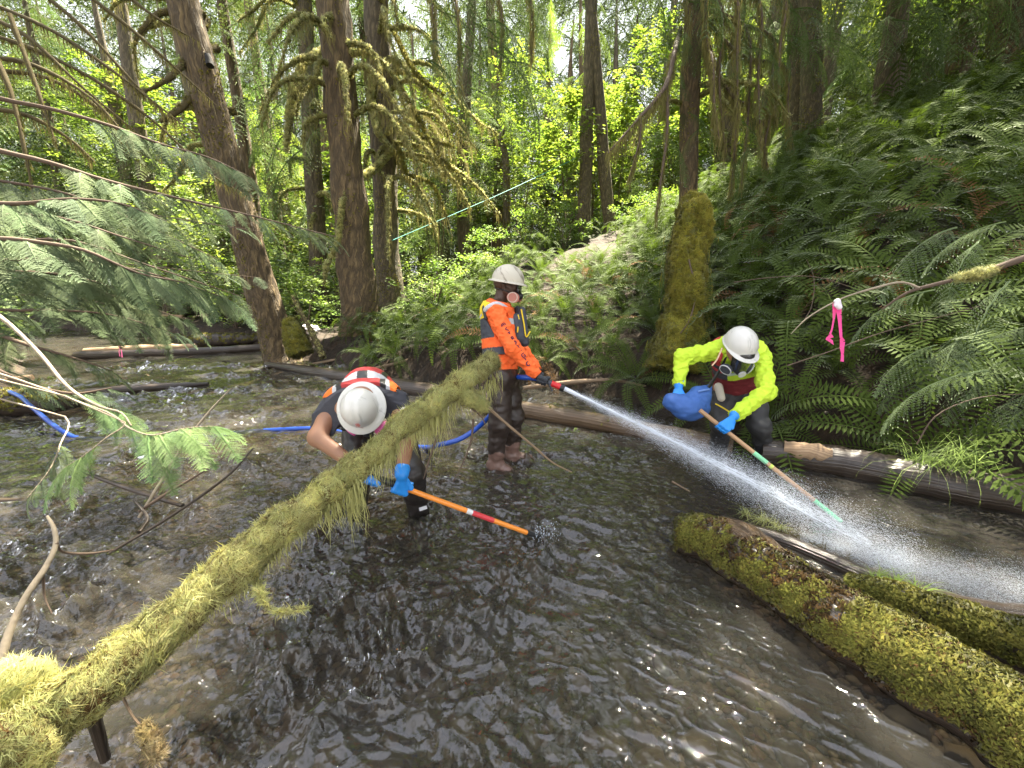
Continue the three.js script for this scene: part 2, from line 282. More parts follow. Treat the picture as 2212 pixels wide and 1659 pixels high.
// flat feathery sprays of a cedar along a drooping twig (+z), y up
function sprayInto(T, p0, dir, up, len, leaf, w, pairs, droop) {
  let p = p0.clone(), d = dir.clone().normalize(); const step = len / pairs;
  for (let i = 0; i < pairs; i++) {
    const s = i / pairs, q = p.clone().addScaledVector(d, step); d.y -= droop * step; d.normalize();
    const side = d.clone().cross(up).normalize(), nrm = side.clone().cross(d).normalize();
    const l = leaf * (1 - 0.65 * s) * rr(0.75, 1.15);
    for (const k of [-1, 1]) { const dd = d.clone().multiplyScalar(0.72).addScaledVector(side, k * 0.72).addScaledVector(nrm, rr(-0.22, 0.1)).normalize(); leaflet(T, p, dd, d, l, w, nrm); }
    T.tri(p.clone().addScaledVector(side, -w * 0.22), p.clone().addScaledVector(side, w * 0.22), q, nrm); p = q;
  }
  leaflet(T, p, d, up.clone().cross(d).normalize(), leaf * 0.7, w, up);
}
function boughGeo(o) { // stem along +z that rises, then hangs; side sprays left and right
  const T = new Tris(); let p = V(0, 0, 0), a = o.lift ?? 0.2; const n = o.n, st = o.len / n, stem = [];
  for (let i = 0; i <= n; i++) {
    stem.push(p.clone()); const s = i / n, d = V(0.12 * Math.sin(i * 1.7), Math.sin(a), Math.cos(a)).normalize();
    const L = o.side * Math.pow(Math.sin(Math.PI * Math.min(0.97, 0.12 + s * 0.86)), 0.7) * rr(0.7, 1.2);
    for (const k of [-1, 1]) if (s > (o.bare ?? 0.06)) { const dir = V(k * 0.85, rr(-0.25, 0.05) - (o.hang ?? 0.1), 0.55).normalize(); sprayInto(T, p, dir, V(0, 1, 0), L, o.leaf, o.w, o.pairs, o.droop); }
    p = p.clone().addScaledVector(d, st); a -= o.bend / n;
  }
  for (let i = 0; i < n; i++) { const w = o.r * (1 - i / n) + 0.004; T.quad(stem[i].clone().add(V(-w, 0, 0)), stem[i].clone().add(V(w, 0, 0)), stem[i + 1].clone().add(V(w, 0, 0)), stem[i + 1].clone().add(V(-w, 0, 0))); T.quad(stem[i].clone().add(V(0, -w, 0)), stem[i].clone().add(V(0, w, 0)), stem[i + 1].clone().add(V(0, w, 0)), stem[i + 1].clone().add(V(0, -w, 0))); }
  return local(T.build());
}
function leafSprig(n, size, spread, flat = 0.35) { // broad leaves scattered on short twigs
  const T = new Tris();
  for (let i = 0; i < n; i++) {
    const p = V(gauss() * spread, gauss() * spread * 0.55, gauss() * spread), a = rr(0, 6.3), nrm = V(gauss() * flat, 1, gauss() * flat).normalize(), d = V(Math.cos(a), 0, Math.sin(a)); d.addScaledVector(nrm, -d.dot(nrm)).normalize(); d.y -= 0.25; d.normalize();
    const s = d.clone().cross(nrm).normalize(), l = size * rr(0.7, 1.25), b = p.clone().addScaledVector(d, l * 0.38);
    const e = p.clone().addScaledVector(d, l); T.tri(p, b.clone().addScaledVector(s, l * 0.42), e, nrm); T.tri(p, e, b.clone().addScaledVector(s, -l * 0.42), nrm);
    T.tri(p, p.clone().addScaledVector(d, l * 0.12).addScaledVector(s, l * 0.4), b, nrm); T.tri(p, b, p.clone().addScaledVector(d, l * 0.12).addScaledVector(s, -l * 0.4), nrm);
  }
  return local(T.build());
}
reseed(5);
const BOUGH = [0, 1, 2].map(() => boughGeo({ len: 2.6, n: 13, side: 0.75, leaf: 0.11, w: 0.034, pairs: 7, droop: 1.5, bend: 1.1, lift: 0.15, r: 0.022, hang: 0.3 }));
const BOUGH_FINE = [0, 1, 2].map(() => boughGeo({ len: 2.2, n: 20, side: 0.6, leaf: 0.075, w: 0.018, pairs: 10, droop: 1.8, bend: 1.2, lift: 0.1, r: 0.016, hang: 0.45 }));
const SPRIG = [0, 1, 2].map(() => leafSprig(22, 0.12, 0.24)), SPRIG_SMALL = [0, 1].map(() => leafSprig(26, 0.06, 0.16, 0.5));
const greens = (m, lo, hi, k) => Array.from({ length: k }, () => lin(rr(lo, hi), rr(lo, hi), rr(lo, hi) * 0.9));

// ---------------------------------------------------------------- trees
function groundPoint(u, v, d) { const p = P(u, v, d); p.y = landHeight(p.x, p.z) - 0.15; return p; }
const bumpy = (k, f = 2.2) => (x, y, z, a, t) => k * N3(x * f, y * f * 0.35, z * f) + k * 0.5 * N3(x * f * 3, y * f, z * f * 3);
function crownOf(t, base, axis, H, o) { // boughs round the trunk from o.from to the top
  const ms = [], cs = [], n = o.n, up = V(0, 1, 0);
  for (let i = 0; i < n; i++) {
    const h = lerp(o.from, H * 0.97, Math.pow((i + rnd()) / n, 1.15)), s = (h - o.from) / (H - o.from), a = o.arc ? rr(o.arc[0], o.arc[1]) : rr(0, 6.283), p = base.clone().addScaledVector(axis, h);
    const dir = V(Math.cos(a), rr(-0.35, 0.1), Math.sin(a)), k = (o.size ?? 1) * lerp(1.25, 0.35, s) * rr(0.75, 1.2);
    ms.push(mat(p, dir, up, k)); const g = rr(0.6, 1.4); cs.push(lin(g * rr(0.85, 1.25), g, g * rr(0.8, 1.1)));
  }
  scatter('crown', (o.shapes ?? BOUGH)[n % 3], o.m ?? M.hemlock, ms, cs, t);
}
function tree(name, label, cat, u, v, d, ut, vt, r, o = {}) {
  const b = groundPoint(u, v, d), y = (829.5 - vt) / FOC, s = Math.sin(PITCH), c = Math.cos(PITCH), top = P(ut, vt, b.z / (-c - y * s)), b0 = P(u, v, d);
  const axis = top.sub(V(b.x, b0.y, b.z)).normalize(), H = o.H ?? 22, t = thing(name, label, cat, b, o.group);
  const pts = [], rad = []; for (let i = 0; i <= 14; i++) { const k = Math.pow(i / 14, 1.4); pts.push(b.clone().addScaledVector(axis, k * H).add(V(0.03 * H * 0.04 * gauss(), 0, 0.02 * gauss()))); rad.push(r * lerp(1, 0.82, Math.min(1, k * H / 8)) * (1 - Math.max(0, k * H - 7) / (H - 6.5)) + (o.flare ?? 0.3) * r * Math.exp(-k * H / 0.35)); }
  const trunk = part('trunk', tube(pts, rad, o.seg ?? 18, { rings: o.rings ?? 60, bump: bumpy(o.rough ?? 0.09, 1.6), caps: false }), o.bark ?? M.barkGrey, t);
  t.userData.axis = axis; t.base0 = b; t.trunk = trunk; delete t.userData.axis;
  if (o.crown) crownOf(t, b, axis, H, o.crown);
  return Object.assign(t, { axis_: axis, base_: b, H_: H });
}
function limb(t, pts, r, m, name = 'limb', k = 0.2) { return part(name, tube(pts, r, 7, { bump: bumpy(k, 7), smooth: true }), m, t); }
function strands(T, pts, len, per, w, spread = 0.03) { // threads that hang from a limb
  const c = new THREE.CatmullRomCurve3(pts), L = c.getLength();
  for (let i = 0; i < L * per; i++) {
    const p = c.getPoint(rnd()).add(V(gauss() * spread, gauss() * spread * 0.5, gauss() * spread)), l = len * rr(0.25, 1) * (0.5 + rnd()), a = rr(0, 3.14), s = V(Math.cos(a) * w, 0, Math.sin(a) * w), q = p.clone().add(V(gauss() * 0.15 * l, -l * 0.55, gauss() * 0.15 * l)), e = p.clone().add(V(gauss() * 0.25 * l, -l, gauss() * 0.25 * l));
    const n = V(s.z, 0, -s.x).normalize(); T.quad(p.clone().sub(s), p.clone().add(s), q.clone().addScaledVector(s, 0.7), q.clone().addScaledVector(s, -0.7), n); T.tri(q.clone().addScaledVector(s, -0.7), q.clone().addScaledVector(s, 0.7), e, n);
  }
}
// tufts of moss: a clump of short curled threads, y outwards
function tuftGeo(n, l, w, curl) {
  const T = new Tris();
  for (let i = 0; i < n; i++) {
    const a = rr(0, 6.3), b = rr(0.2, 1.35), d = V(Math.cos(a) * Math.sin(b), Math.cos(b), Math.sin(a) * Math.sin(b)), p = V(gauss() * l * 0.5, -l * 0.1, gauss() * l * 0.5), s = V(-Math.sin(a) * w, rr(-0.4, 0.4) * w, Math.cos(a) * w), k = l * rr(0.6, 1.3);
    const q = p.clone().addScaledVector(d, k * 0.55), e = p.clone().addScaledVector(d, k * 0.8).add(V(Math.cos(a + 1) * curl * k, -curl * k * 0.4, Math.sin(a + 1) * curl * k));
    const nn = d.clone().add(V(0, 0.6, 0)).normalize(); T.quad(p.clone().sub(s), p.clone().add(s), q.clone().addScaledVector(s, 0.8), q.clone().addScaledVector(s, -0.8), nn); T.tri(q.clone().addScaledVector(s, -0.8), q.clone().addScaledVector(s, 0.8), e, nn);
  }
  return local(T.build());
}
const TUFT = [0, 1].map(() => tuftGeo(20, 0.017, 0.0013, 1.1)), TUFT_LEAF = [0, 1].map(() => tuftGeo(12, 0.022, 0.0042, 0.3)), TUFT_FAR = tuftGeo(12, 0.06, 0.006, 0.5);
function mossOn(o, mesh, per, shapes, m, keep, size = 1, tone = [0.7, 1.35], down = 0.25) { // tufts over a mesh, where keep(p, n) > a random number
  const g = mesh.geometry, pa = g.attributes.position, na = g.attributes.normal, ix = g.index, areas = []; let sum = 0; const A = V(), B = V(), C = V();
  for (let i = 0; i < ix.count; i += 3) { A.fromBufferAttribute(pa, ix.getX(i)); B.fromBufferAttribute(pa, ix.getX(i + 1)); C.fromBufferAttribute(pa, ix.getX(i + 2)); sum += B.clone().sub(A).cross(C.clone().sub(A)).length() / 2; areas.push(sum); }
  const total = Math.round(sum * per), ms = shapes.map(() => []), cs = shapes.map(() => []);
  for (let k = 0; k < total; k++) {
    let x = rnd() * sum, lo = 0, hi = areas.length - 1; while (lo < hi) { const mid = (lo + hi) >> 1; areas[mid] < x ? lo = mid + 1 : hi = mid; }
    const i = lo * 3; let a = rnd(), b = rnd(); if (a + b > 1) { a = 1 - a; b = 1 - b; }
    A.fromBufferAttribute(pa, ix.getX(i)); B.fromBufferAttribute(pa, ix.getX(i + 1)); C.fromBufferAttribute(pa, ix.getX(i + 2)); const p = A.clone().addScaledVector(B.clone().sub(A), a).addScaledVector(C.clone().sub(A), b), n = V().fromBufferAttribute(na, ix.getX(i));
    if (rnd() > keep(p, n)) continue;
    const d = n.clone().add(V(gauss() * 0.25, -down * rnd() + gauss() * 0.2, gauss() * 0.25)).normalize(), w = k % shapes.length, s = size * rr(0.7, 1.4), q = N3(p.x * 5, p.y * 5, p.z * 5) * 0.25 + rr(tone[0], tone[1]);
    const m4 = mat(p, V(gauss(), gauss(), gauss()).cross(d), d, s); ms[w].push(m4); cs[w].push(lin(q * rr(0.92, 1.1), q, q * rr(0.8, 1.1)));
  }
  ms.forEach((l, w) => { if (l.length) scatter('moss', shapes[w], m, l, cs[w], o); });
}

reseed(77);
const conif = { m: M.hemlock };
const T1 = tree('leaning_tree', 'large brown-barked tree leaning left over the far side of the stream', 'tree', 612, 770, 8.7, 400, 0, 0.31, { bark: M.bark, H: 19, flare: 0.25, rough: 0.1, seg: 24, rings: 90, crown: { from: 13, n: 26, size: 1.0 } });
const T2 = tree('slim_tree', 'slim brown trunk between the leaning tree and the mossy cedar', 'tree', 692, 690, 13, 655, 0, 0.27, { H: 22, flare: 0.5, crown: { from: 8, n: 60 } });
const T3 = tree('cedar_tree', 'thick furrowed cedar trunk on the bank behind the front worker', 'tree', 785, 742, 9.4, 718, 0, 0.36, { bark: M.bark, H: 23, flare: 0.45, rough: 0.16, seg: 28, rings: 90, crown: { from: 13, n: 30 } });
const T4 = tree('cedar_tree', 'second cedar trunk close behind the thick furrowed one, hung with moss', 'tree', 840, 640, 10.9, 812, 0, 0.33, { H: 23, flare: 0.4, rough: 0.12, seg: 22, rings: 80, crown: { from: 10.5, n: 70, size: 1.3 } });
const T5 = tree('sunlit_tree', 'straight tree with a sunlit edge in the bright clearing, left of a pair', 'tree', 1262, 450, 15, 1279, 0, 0.24, { H: 21, crown: { from: 16, n: 8, size: 0.7 } });
const T6 = tree('sunlit_tree', 'slightly bent tree in the bright clearing, right of a pair', 'tree', 1322, 460, 15, 1283, 0, 0.22, { H: 21, crown: { from: 16, n: 8, size: 0.7 } });
const T7 = tree('dark_tree', 'dark trunk behind the tall mossy stump, hung with dark drooping branches', 'tree', 1488, 470, 8.6, 1504, 0, 0.19, { bark: M.bark, H: 20, crown: { from: 9, n: 120, size: 1.6 } });
const T8 = tree('hillside_tree', 'dark trunk on the slope behind hanging branches, left of two close together', 'tree', 1722, 330, 11.5, 1722, 0, 0.25, { H: 22, crown: { from: 6.5, n: 70 } });
const T9 = tree('hillside_tree', 'dark mossy trunk on the slope, right of two close together', 'tree', 1757, 330, 10.6, 1750, 0, 0.24, { H: 22, crown: { from: 6.5, n: 70 } });
const T10 = tree('mossy_tree', 'moss-coated trunk at the top of the ferny slope', 'tree', 1958, 130, 14.5, 1956, -60, 0.34, { H: 20, crown: { from: 6, n: 70 } });
const T11 = tree('thin_tree', 'thin trunk with a sunlit edge at the top of the ferny slope', 'tree', 2036, 120, 17, 2036, -60, 0.2, { H: 19, crown: { from: 7, n: 50 } });
const T12 = tree('corner_tree', 'broad dark trunk in the upper right corner above the ferns', 'tree', 2158, 260, 8.8, 2188, 0, 0.40, { bark: M.bark, H: 22, crown: { from: 8.5, n: 80, size: 1.2 } });

// how far along the sun's path to the clearing a place stands (2: not on it)
const CLEARING = [[-2, -9.5], [-1.2, -10.5], [0, -11], [1.5, -12.5], [2.5, -15], [4, -14], [0, -14], [1, -10]];
function clearSun(x, z) { let best = 2; for (const [a, b] of CLEARING) { const dx = 22 * SUN.x / SUN.y, dz = 22 * SUN.z / SUN.y, t = ((x - a) * dx + (z - b) * dz) / (dx * dx + dz * dz), q = clamp(t, 0, 1); if (Math.hypot(x - a - dx * q, z - b - dz * q) < 1.9) best = Math.min(best, q); } return best; }
// the trees of the wood behind, one by one
reseed(311);
{
  const spots = [];
  for (let i = 0; i < 400 && spots.length < 95; i++) {
    const az = rr(-56, 54) * Math.PI / 180, d = 15 + 30 * Math.pow(rnd(), 1.2), x = Math.sin(az) * d, z = -Math.cos(az) * d;
    if (rightOf(x, z) < 1.5 && leftOf(x, z) < 1.5) continue;
    if (Math.abs(x - 1.5 - (-z - 14) * 0.12) < 3.2 && z > -27) continue; // the clearing lets the sun in
    if (clearSun(x, z) < 0.3) continue;
    if (spots.some(([a, b]) => Math.hypot(a - x, b - z) < 2.1)) continue;
    spots.push([x, z]);
  }
  const lit = [[-1.5, -10], [0, -11], [1.5, -12.5], [2.5, -15], [4, -14], [-8, -17], [-12, -17], [-5, -19], [5, -17], [0, -15], [-15, -16], [-10, -21], [-4, -23], [3, -21], [7, -19], [-17, -20], [9, -16]];
  const sunny = (x, z) => lit.some(([a, b]) => { const dx = 22 * SUN.x / SUN.y, dz = 22 * SUN.z / SUN.y, t = clamp(((x - a) * dx + (z - b) * dz) / (dx * dx + dz * dz), 0, 1); return Math.hypot(x - a - dx * t, z - b - dz * t) < 2.3; });
  spots.forEach(([x, z], i) => {
    const y = landHeight(x, z) - 0.2, r = rr(0.13, 0.3), open = sunny(x, z), H = rr(12, 18), t = thing('wood_tree', 'one of the slender shaded trees standing in the wood behind the clearing and stream', 'tree', V(x, y, z), 'slender trees of the wood behind');
    const pts = [], lx = rr(-0.04, 0.04), bx = rr(-0.2, 0.2); for (let k = 0; k <= 8; k++) pts.push(V(x + lx * H * k / 8 + bx * Math.sin(k * 0.8), y + H * k / 8, z));
    part('trunk', tube(pts, [r * 1.3, r, r * 0.9, r * 0.7, r * 0.4, 0.03], 9, { rings: 20, bump: bumpy(0.08), caps: false }), rnd() < 0.4 ? M.bark : M.barkGrey, t);
    crownOf(t, V(x, y, z), V(lx, 1, 0).normalize(), open ? rr(6.5, 9.5) : H, { from: rr(1.2, 5), n: open ? 44 : 90, size: open ? 0.7 : rr(0.85, 1.2), m: rnd() < 0.25 ? M.maple : M.hemlock, shapes: BOUGH });
  });
}
// a few conifers outside the frame whose crowns shade the stream: on the bank behind the camera, above the slope on the right and upstream on the left
reseed(515);
for (const [x, z, H, from, n] of [[9.5, -6.5, 20, 4, 120], [12, -2, 20, 4, 120], [7.5, 3.5, 20, 6, 120], [-11, -1.5, 19, 6, 90], [-8.5, 3.5, 19, 7, 90], [2.5, 7.5, 20, 6, 110], [14, -9, 21, 5, 80]]) {
  const y = landHeight(x, z) - 0.2, t = thing('bank_tree', 'tall conifer outside the view ' + (x > 0 ? 'on the right bank, ' : 'on the left bank, ') + ({ 9.5: 'nearest the slope', 12: 'farther up the slope', 7.5: 'behind the viewer', 2.5: 'straight behind the viewer', 14: 'at the top of the slope' }[x] ?? (x < -10 ? 'level with the viewer' : 'behind the viewer')), 'tree', V(x, y, z));
  part('trunk', tube([V(x, y, z), V(x, y + H / 2, z), V(x, y + H, z)], [0.3, 0.2, 0.03], 12, { rings: 24, bump: bumpy(0.08), caps: false }), M.barkGrey, t);
  crownOf(t, V(x, y, z), V(0, 1, 0), H, { from, n, size: 1.6 });
}
// far wood: one mass that closes the horizon, with openings
reseed(99);
{
  const ms = [], cs = [];
  for (let i = 0; i < 16000; i++) { const az = rr(-70, 65) * Math.PI / 180, d = rr(34, 60), x = Math.sin(az) * d, z = -Math.cos(az) * d, h = landHeight(x, z) + Math.pow(rnd(), 1.1) * 30; if (N3(x * 0.25, h * 0.22, z * 0.25) < -0.18) continue; const a = rr(0, 6.3); ms.push(mat(V(x, h, z), V(Math.cos(a), rr(-0.5, 0), Math.sin(a)), V(0, 1, 0), rr(1.1, 2.2))); const g = rr(0.6, 1.5); cs.push(lin(g * 1.05, g, g * 0.9)); }
  const far = scatter('far_wood', BOUGH[0], M.hemlock, ms, cs); tag(far, 'far green wood that closes the view behind the trees', 'wood');
}
// ---------------------------------------------------------------- ferns
reseed(808);
const FROND = [frondGeo(1.1, 0.092, 1.05, 33), frondGeo(0.95, 0.085, 0.8, 30), frondGeo(1.2, 0.097, 1.25, 36), frondGeo(0.8, 0.08, 0.45, 26, 0.6)];
function fernAt(x, z, size, label, group, m, parts, n = 13, tilt) {
  const y = landHeight(x, z) - 0.02, t = thing('sword_fern', label, 'fern', V(x, y, z), group), list = [];
  const e = 0.3, nx = -(landHeight(x + e, z) - landHeight(x - e, z)) / (2 * e), nz = -(landHeight(x, z + e) - landHeight(x, z - e)) / (2 * e), a0 = rr(0, 6.3);
  for (let i = 0; i < n; i++) {
    const a = a0 + i / n * 6.283 + rr(-0.2, 0.2), g = FROND[Math.floor(rnd() * 4)], s = size * rr(0.75, 1.15), o = new THREE.Mesh(g, Array.isArray(m) ? m[rnd() < 0.06 ? 1 : 0] : m);
    const up = V(nx * 0.6, 1, nz * 0.6).normalize(), d = V(Math.sin(a), 0, Math.cos(a)); d.addScaledVector(up, -d.dot(up)).normalize();
    const k = mat(V(rr(-0.05, 0.05), 0.02, rr(-0.05, 0.05)), d, up.clone().add(V(rr(-0.2, 0.2), 0, rr(-0.2, 0.2))), s);
    o.applyMatrix4(k); o.castShadow = o.receiveShadow = true;
    if (parts) { o.name = childName(t, 'frond'); t.add(o); } else { const q = g.clone(); q.applyMatrix4(k); list.push(q); }
  }
  if (!parts) part('fronds', local(mergeGeometries(list)), Array.isArray(m) ? m[0] : m, t, 'stuff');
  return t;
}
{
  const put = [];
  const ok = (x, z, gap) => Math.hypot(x - 2.2, z + 5.25) > 0.55 && !put.some(([a, b, c]) => Math.hypot(a - x, b - z) < (gap + c) / 2) && put.push([x, z, gap]);
  let n = 0;
  for (let i = 0; i < 4000 && n < 240; i++) { // the steep slope on the right
    const d = 4.2 + 10 * Math.pow(rnd(), 0.85), az = rr(17, 56) * Math.PI / 180, x = Math.sin(az) * d, z = -Math.cos(az) * d, a = rightOf(x, z); if (a < 0.12) continue;
    if (!ok(x, z, 0.43)) continue; n++; fernAt(x, z, rr(0.95, 1.5), 'dark green sword fern, one of those covering the steep shaded slope on the right', 'sword ferns on the steep right slope', [M.fern, M.fernDry], d < 9, 15);
  }
  n = 0;
  for (let i = 0; i < 2000 && n < 58; i++) { // behind the man with the hose, in half shade
    const d = rr(6.2, 11), az = rr(-21, 19) * Math.PI / 180, x = Math.sin(az) * d, z = -Math.cos(az) * d, a = rightOf(x, z); if (a < 0.15) continue;
    if (!ok(x, z, 0.5)) continue; n++; fernAt(x, z, rr(0.8, 1.4), 'arching sword fern on the bank behind the worker with the hose', 'sword ferns behind the worker with the hose', [M.fern, M.fernDry], d < 10, 14);
  }
  n = 0;
  for (let i = 0; i < 2000 && n < 44; i++) { // the bright clearing
    const d = rr(10.5, 20), az = rr(-14, 20) * Math.PI / 180, x = Math.sin(az) * d, z = -Math.cos(az) * d, a = rightOf(x, z); if (a < 0.6) continue;
    if (!ok(x, z, 0.6)) continue; n++; fernAt(x, z, rr(0.8, 1.25), 'bright fern in the sunlit clearing beyond the bank', 'bright ferns in the sunlit clearing', M.fern, false, 12);
  }
}
// ---------------------------------------------------------------- shrubs
function shrub(name, label, group, x, z, w, h, n, m, shapes, lo = 0.05) {
  const y = landHeight(x, z) - 0.05, t = thing(name, label, 'shrub', V(x, y, z), group), ms = [], cs = [], stems = [];
  for (let k = 0; k < 5; k++) { const a = rr(0, 6.3), b = V(x + Math.cos(a) * w * 0.5, y + h * rr(0.6, 0.95), z + Math.sin(a) * w * 0.5); stems.push(tube([V(x, y, z), V(x, y, z).lerp(b, 0.5).add(V(gauss() * 0.1, 0.1, gauss() * 0.1)), b], [0.018, 0.012, 0.004], 5, { rings: 6, caps: false })); }
  part('stem', merged(stems), M.twig, t);
  for (let k = 0; k < n; k++) { const a = rr(0, 6.3), q = Math.pow(rnd(), 0.6), hh = h * (lo + (1 - lo) * Math.pow(rnd(), 0.8)), r = w * q * (0.45 + 0.55 * Math.sin(Math.PI * Math.min(1, hh / h))); ms.push(mat(V(x + Math.cos(a) * r, y + hh, z + Math.sin(a) * r), V(Math.cos(a), rr(-0.3, 0.3), Math.sin(a)), V(0, 1, 0), rr(0.7, 1.3))); const g = rr(0.7, 1.35); cs.push(lin(g * rr(0.9, 1.2), g, g * 0.9)); }
  scatter('foliage', shapes[n % shapes.length], m, ms, cs, t); return t;
}
reseed(606);
{
  const bright = [[905, 560, 9.6], [955, 535, 10.5], [1010, 520, 11.5], [1060, 500, 13], [1120, 480, 14], [1170, 470, 14.5], [1215, 470, 13], [1385, 470, 13.5], [1340, 430, 16], [1430, 440, 14], [1500, 420, 16], [1580, 380, 17], [1640, 360, 17]];
  const nth = ['leftmost', 'second from the left', 'third from the left', 'fourth from the left', 'fifth from the left', 'sixth from the left', 'seventh from the left', 'sixth from the right', 'fifth from the right', 'fourth from the right', 'third from the right', 'second from the right', 'rightmost'], order = bright.map((b) => b[0]).sort((a, b) => a - b);
  for (const [u, v, d] of bright) { const p = P(u, v, d); shrub('clearing_shrub', 'yellow-green leafy shrub in the sunlit clearing, ' + nth[order.indexOf(u)] + ' of thirteen', 'leafy shrubs in the sunlit clearing', p.x + rr(-0.3, 0.3), p.z, rr(0.8, 1.3), rr(0.8, 1.5), 60, M.shrub, SPRIG_SMALL); }
  const by = [[660, 690, 10.5, 0.9, 1.5], [720, 640, 12, 1.0, 1.9], [640, 660, 13.5, 1, 1.7], [540, 700, 13, 0.9, 1.2], [500, 690, 14.5, 1.1, 1.6], [755, 600, 13, 1, 2.0], [600, 640, 16, 1.4, 2.4]];
  by.forEach(([u, v, d, w, h], i) => { const p = P(u, v, d); shrub('bank_shrub', 'light green leafy shrub ' + ['just right of the foot of the leaning tree', 'between the slim trunk and the thick cedar', 'behind the foot of the slim trunk', 'just left of the foot of the leaning tree', 'farther left of the leaning tree by the stream bend', 'close behind the thick cedar', 'tall one behind the leaning tree'][i], 'leafy shrubs round the leaning tree', p.x, p.z, w, h, 85, M.shrub, SPRIG_SMALL); });
  // vine maples and a big bright maple behind
  for (const [u, d, w, h, n, lo, label] of [[1225, 15.3, 1.2, 4.8, 100, 0.45, 'sunlit vine maple with yellow-green leaves in front of the pair of trees'], [1120, 18, 2.2, 7.5, 170, 0.35, 'tall loose maple with bright leaves left of the clearing'], [940, 15, 1.7, 7, 150, 0.35, 'bright leafy maple behind the moss-hung cedar'], [330, 17, 3.4, 9, 420, 0.25, 'large bright green maple behind the leaning tree'], [170, 19, 3.6, 10, 420, 0.2, 'large pale green maple in the upper left'], [560, 20, 3, 9, 300, 0.25, 'light green maple between the leaning tree and the cedar'], [1400, 20, 2.4, 8, 160, 0.3, 'loose bright maple behind the dark trunk'], [1640, 20, 2, 5, 120, 0.2, 'bright yellow-green maple behind the hanging branches']]) {
    const p = P(u, 500, d); shrub('maple', label, null, p.x, p.z, w, h, n, M.maple, SPRIG, lo);
  }
  for (let i = 0; i < 46; i++) { const d = rr(15, 31), az = rr(-38, 34) * Math.PI / 180, x = Math.sin(az) * d, z = -Math.cos(az) * d; if ((rightOf(x, z) < 1 && leftOf(x, z) < 1) || clearSun(x, z) < 0.35) continue; shrub('vine_maple', 'slender vine maple with bright leaves growing between the trees of the wood', 'vine maples between the trees of the wood', x, z, rr(1.0, 1.9), rr(3, 7.5), 110, M.maple, SPRIG, 0.12); }
  // dense green growth on the left bank and far bank upstream, half hidden by the boughs
  for (let i = 0; i < 60; i++) { const d = rr(9, 24), az = rr(-58, -28) * Math.PI / 180, x = Math.sin(az) * d, z = -Math.cos(az) * d; if (rightOf(x, z) < 0.5 && leftOf(x, z) < 0.6) continue; shrub('undergrowth_bush', 'green bush in the undergrowth along the upstream banks', 'bushes along the upstream banks', x, z, rr(0.9, 1.6), rr(0.9, 2.6), 70, i % 3 ? M.shrub : M.maple, i % 2 ? SPRIG : SPRIG_SMALL); }
}
// ---------------------------------------------------------------- mossy limbs of the trees
reseed(1212);
const PP = (list) => list.map(([u, v, d]) => P(u, v, d));
function mossLimb(t, list, r, m = M.moss, dens = 900, hang = 0.25, size = 1) {
  const pts = PP(list), l = limb(t, pts, r, M.mossBase, 'limb', 0.28);
  mossOn(l, l, dens, [TUFT_FAR], m, () => 1, size, [0.6, 1.3], 0.8);
  if (hang) { const T = new Tris(); strands(T, pts, hang, 55, 0.004, r[0] * 0.8); part('hanging_moss', T.build(), M.lichen, l, 'stuff').position.set(0, 0, 0); }
  return l;
}
// the base of a limb's children is already the tree's, so hanging moss keeps world places
const d3 = 8.7;
mossLimb(T3, [[722, 105, 9.0], [740, 150, d3], [757, 200, d3], [752, 262, d3]], [0.07, 0.1, 0.11, 0.05], M.moss, 700, 0.35);
mossLimb(T3, [[722, 40, 9.0], [735, 75, d3], [742, 110, d3]], [0.05, 0.08, 0.05], M.moss, 700, 0.25);
mossLimb(T3, [[715, 98, 9.2], [675, 122, 8.6], [642, 165, 8.2], [628, 230, 8.1], [618, 325, 8.1]], [0.03, 0.045, 0.05, 0.06, 0.03], M.moss, 900, 0.4);
mossLimb(T3, [[712, 165, 9.2], [672, 185, 8.6], [645, 205, 8.3], [640, 250, 8.2]], [0.02, 0.03, 0.05, 0.02], M.moss, 900, 0.4);
mossLimb(T3, [[842, 330, 9.6], [800, 372, 8.9], [757, 400, 8.5], [738, 450, 8.4], [730, 520, 8.4], [705, 575, 8.3], [700, 612, 8.3]], [0.06, 0.06, 0.055, 0.04, 0.035, 0.03, 0.02], M.moss, 800, 0.2);
mossLimb(T4, [[820, -30, 10.4], [806, 60, 9.8], [808, 140, 9.6], [800, 235, 9.5]], [0.07, 0.07, 0.09, 0.07], M.moss, 700, 0.4);
mossLimb(T4, [[806, 235, 9.7], [820, 290, 9.3], [845, 320, 9.2]], [0.09, 0.07, 0.03], M.moss, 700, 0.3);
for (const list of [[[846, 150, 10.2], [880, 215, 9.4], [902, 250, 9.2], [945, 330, 9.0], [1000, 385, 8.9]], [[846, 60, 10.2], [905, 165, 9.2], [960, 205, 8.8]], [[848, 250, 10.2], [885, 285, 9.4], [930, 300, 9.2], [985, 320, 9.0]], [[850, 330, 10.4], [880, 375, 9.6], [935, 400, 9.3], [965, 470, 9.2]], [[842, 300, 10.2], [865, 330, 9.4], [880, 380, 9.3]]]) mossLimb(T4, list, [0.035, 0.03, 0.022, 0.012], M.mossDark, 700, 0.75);
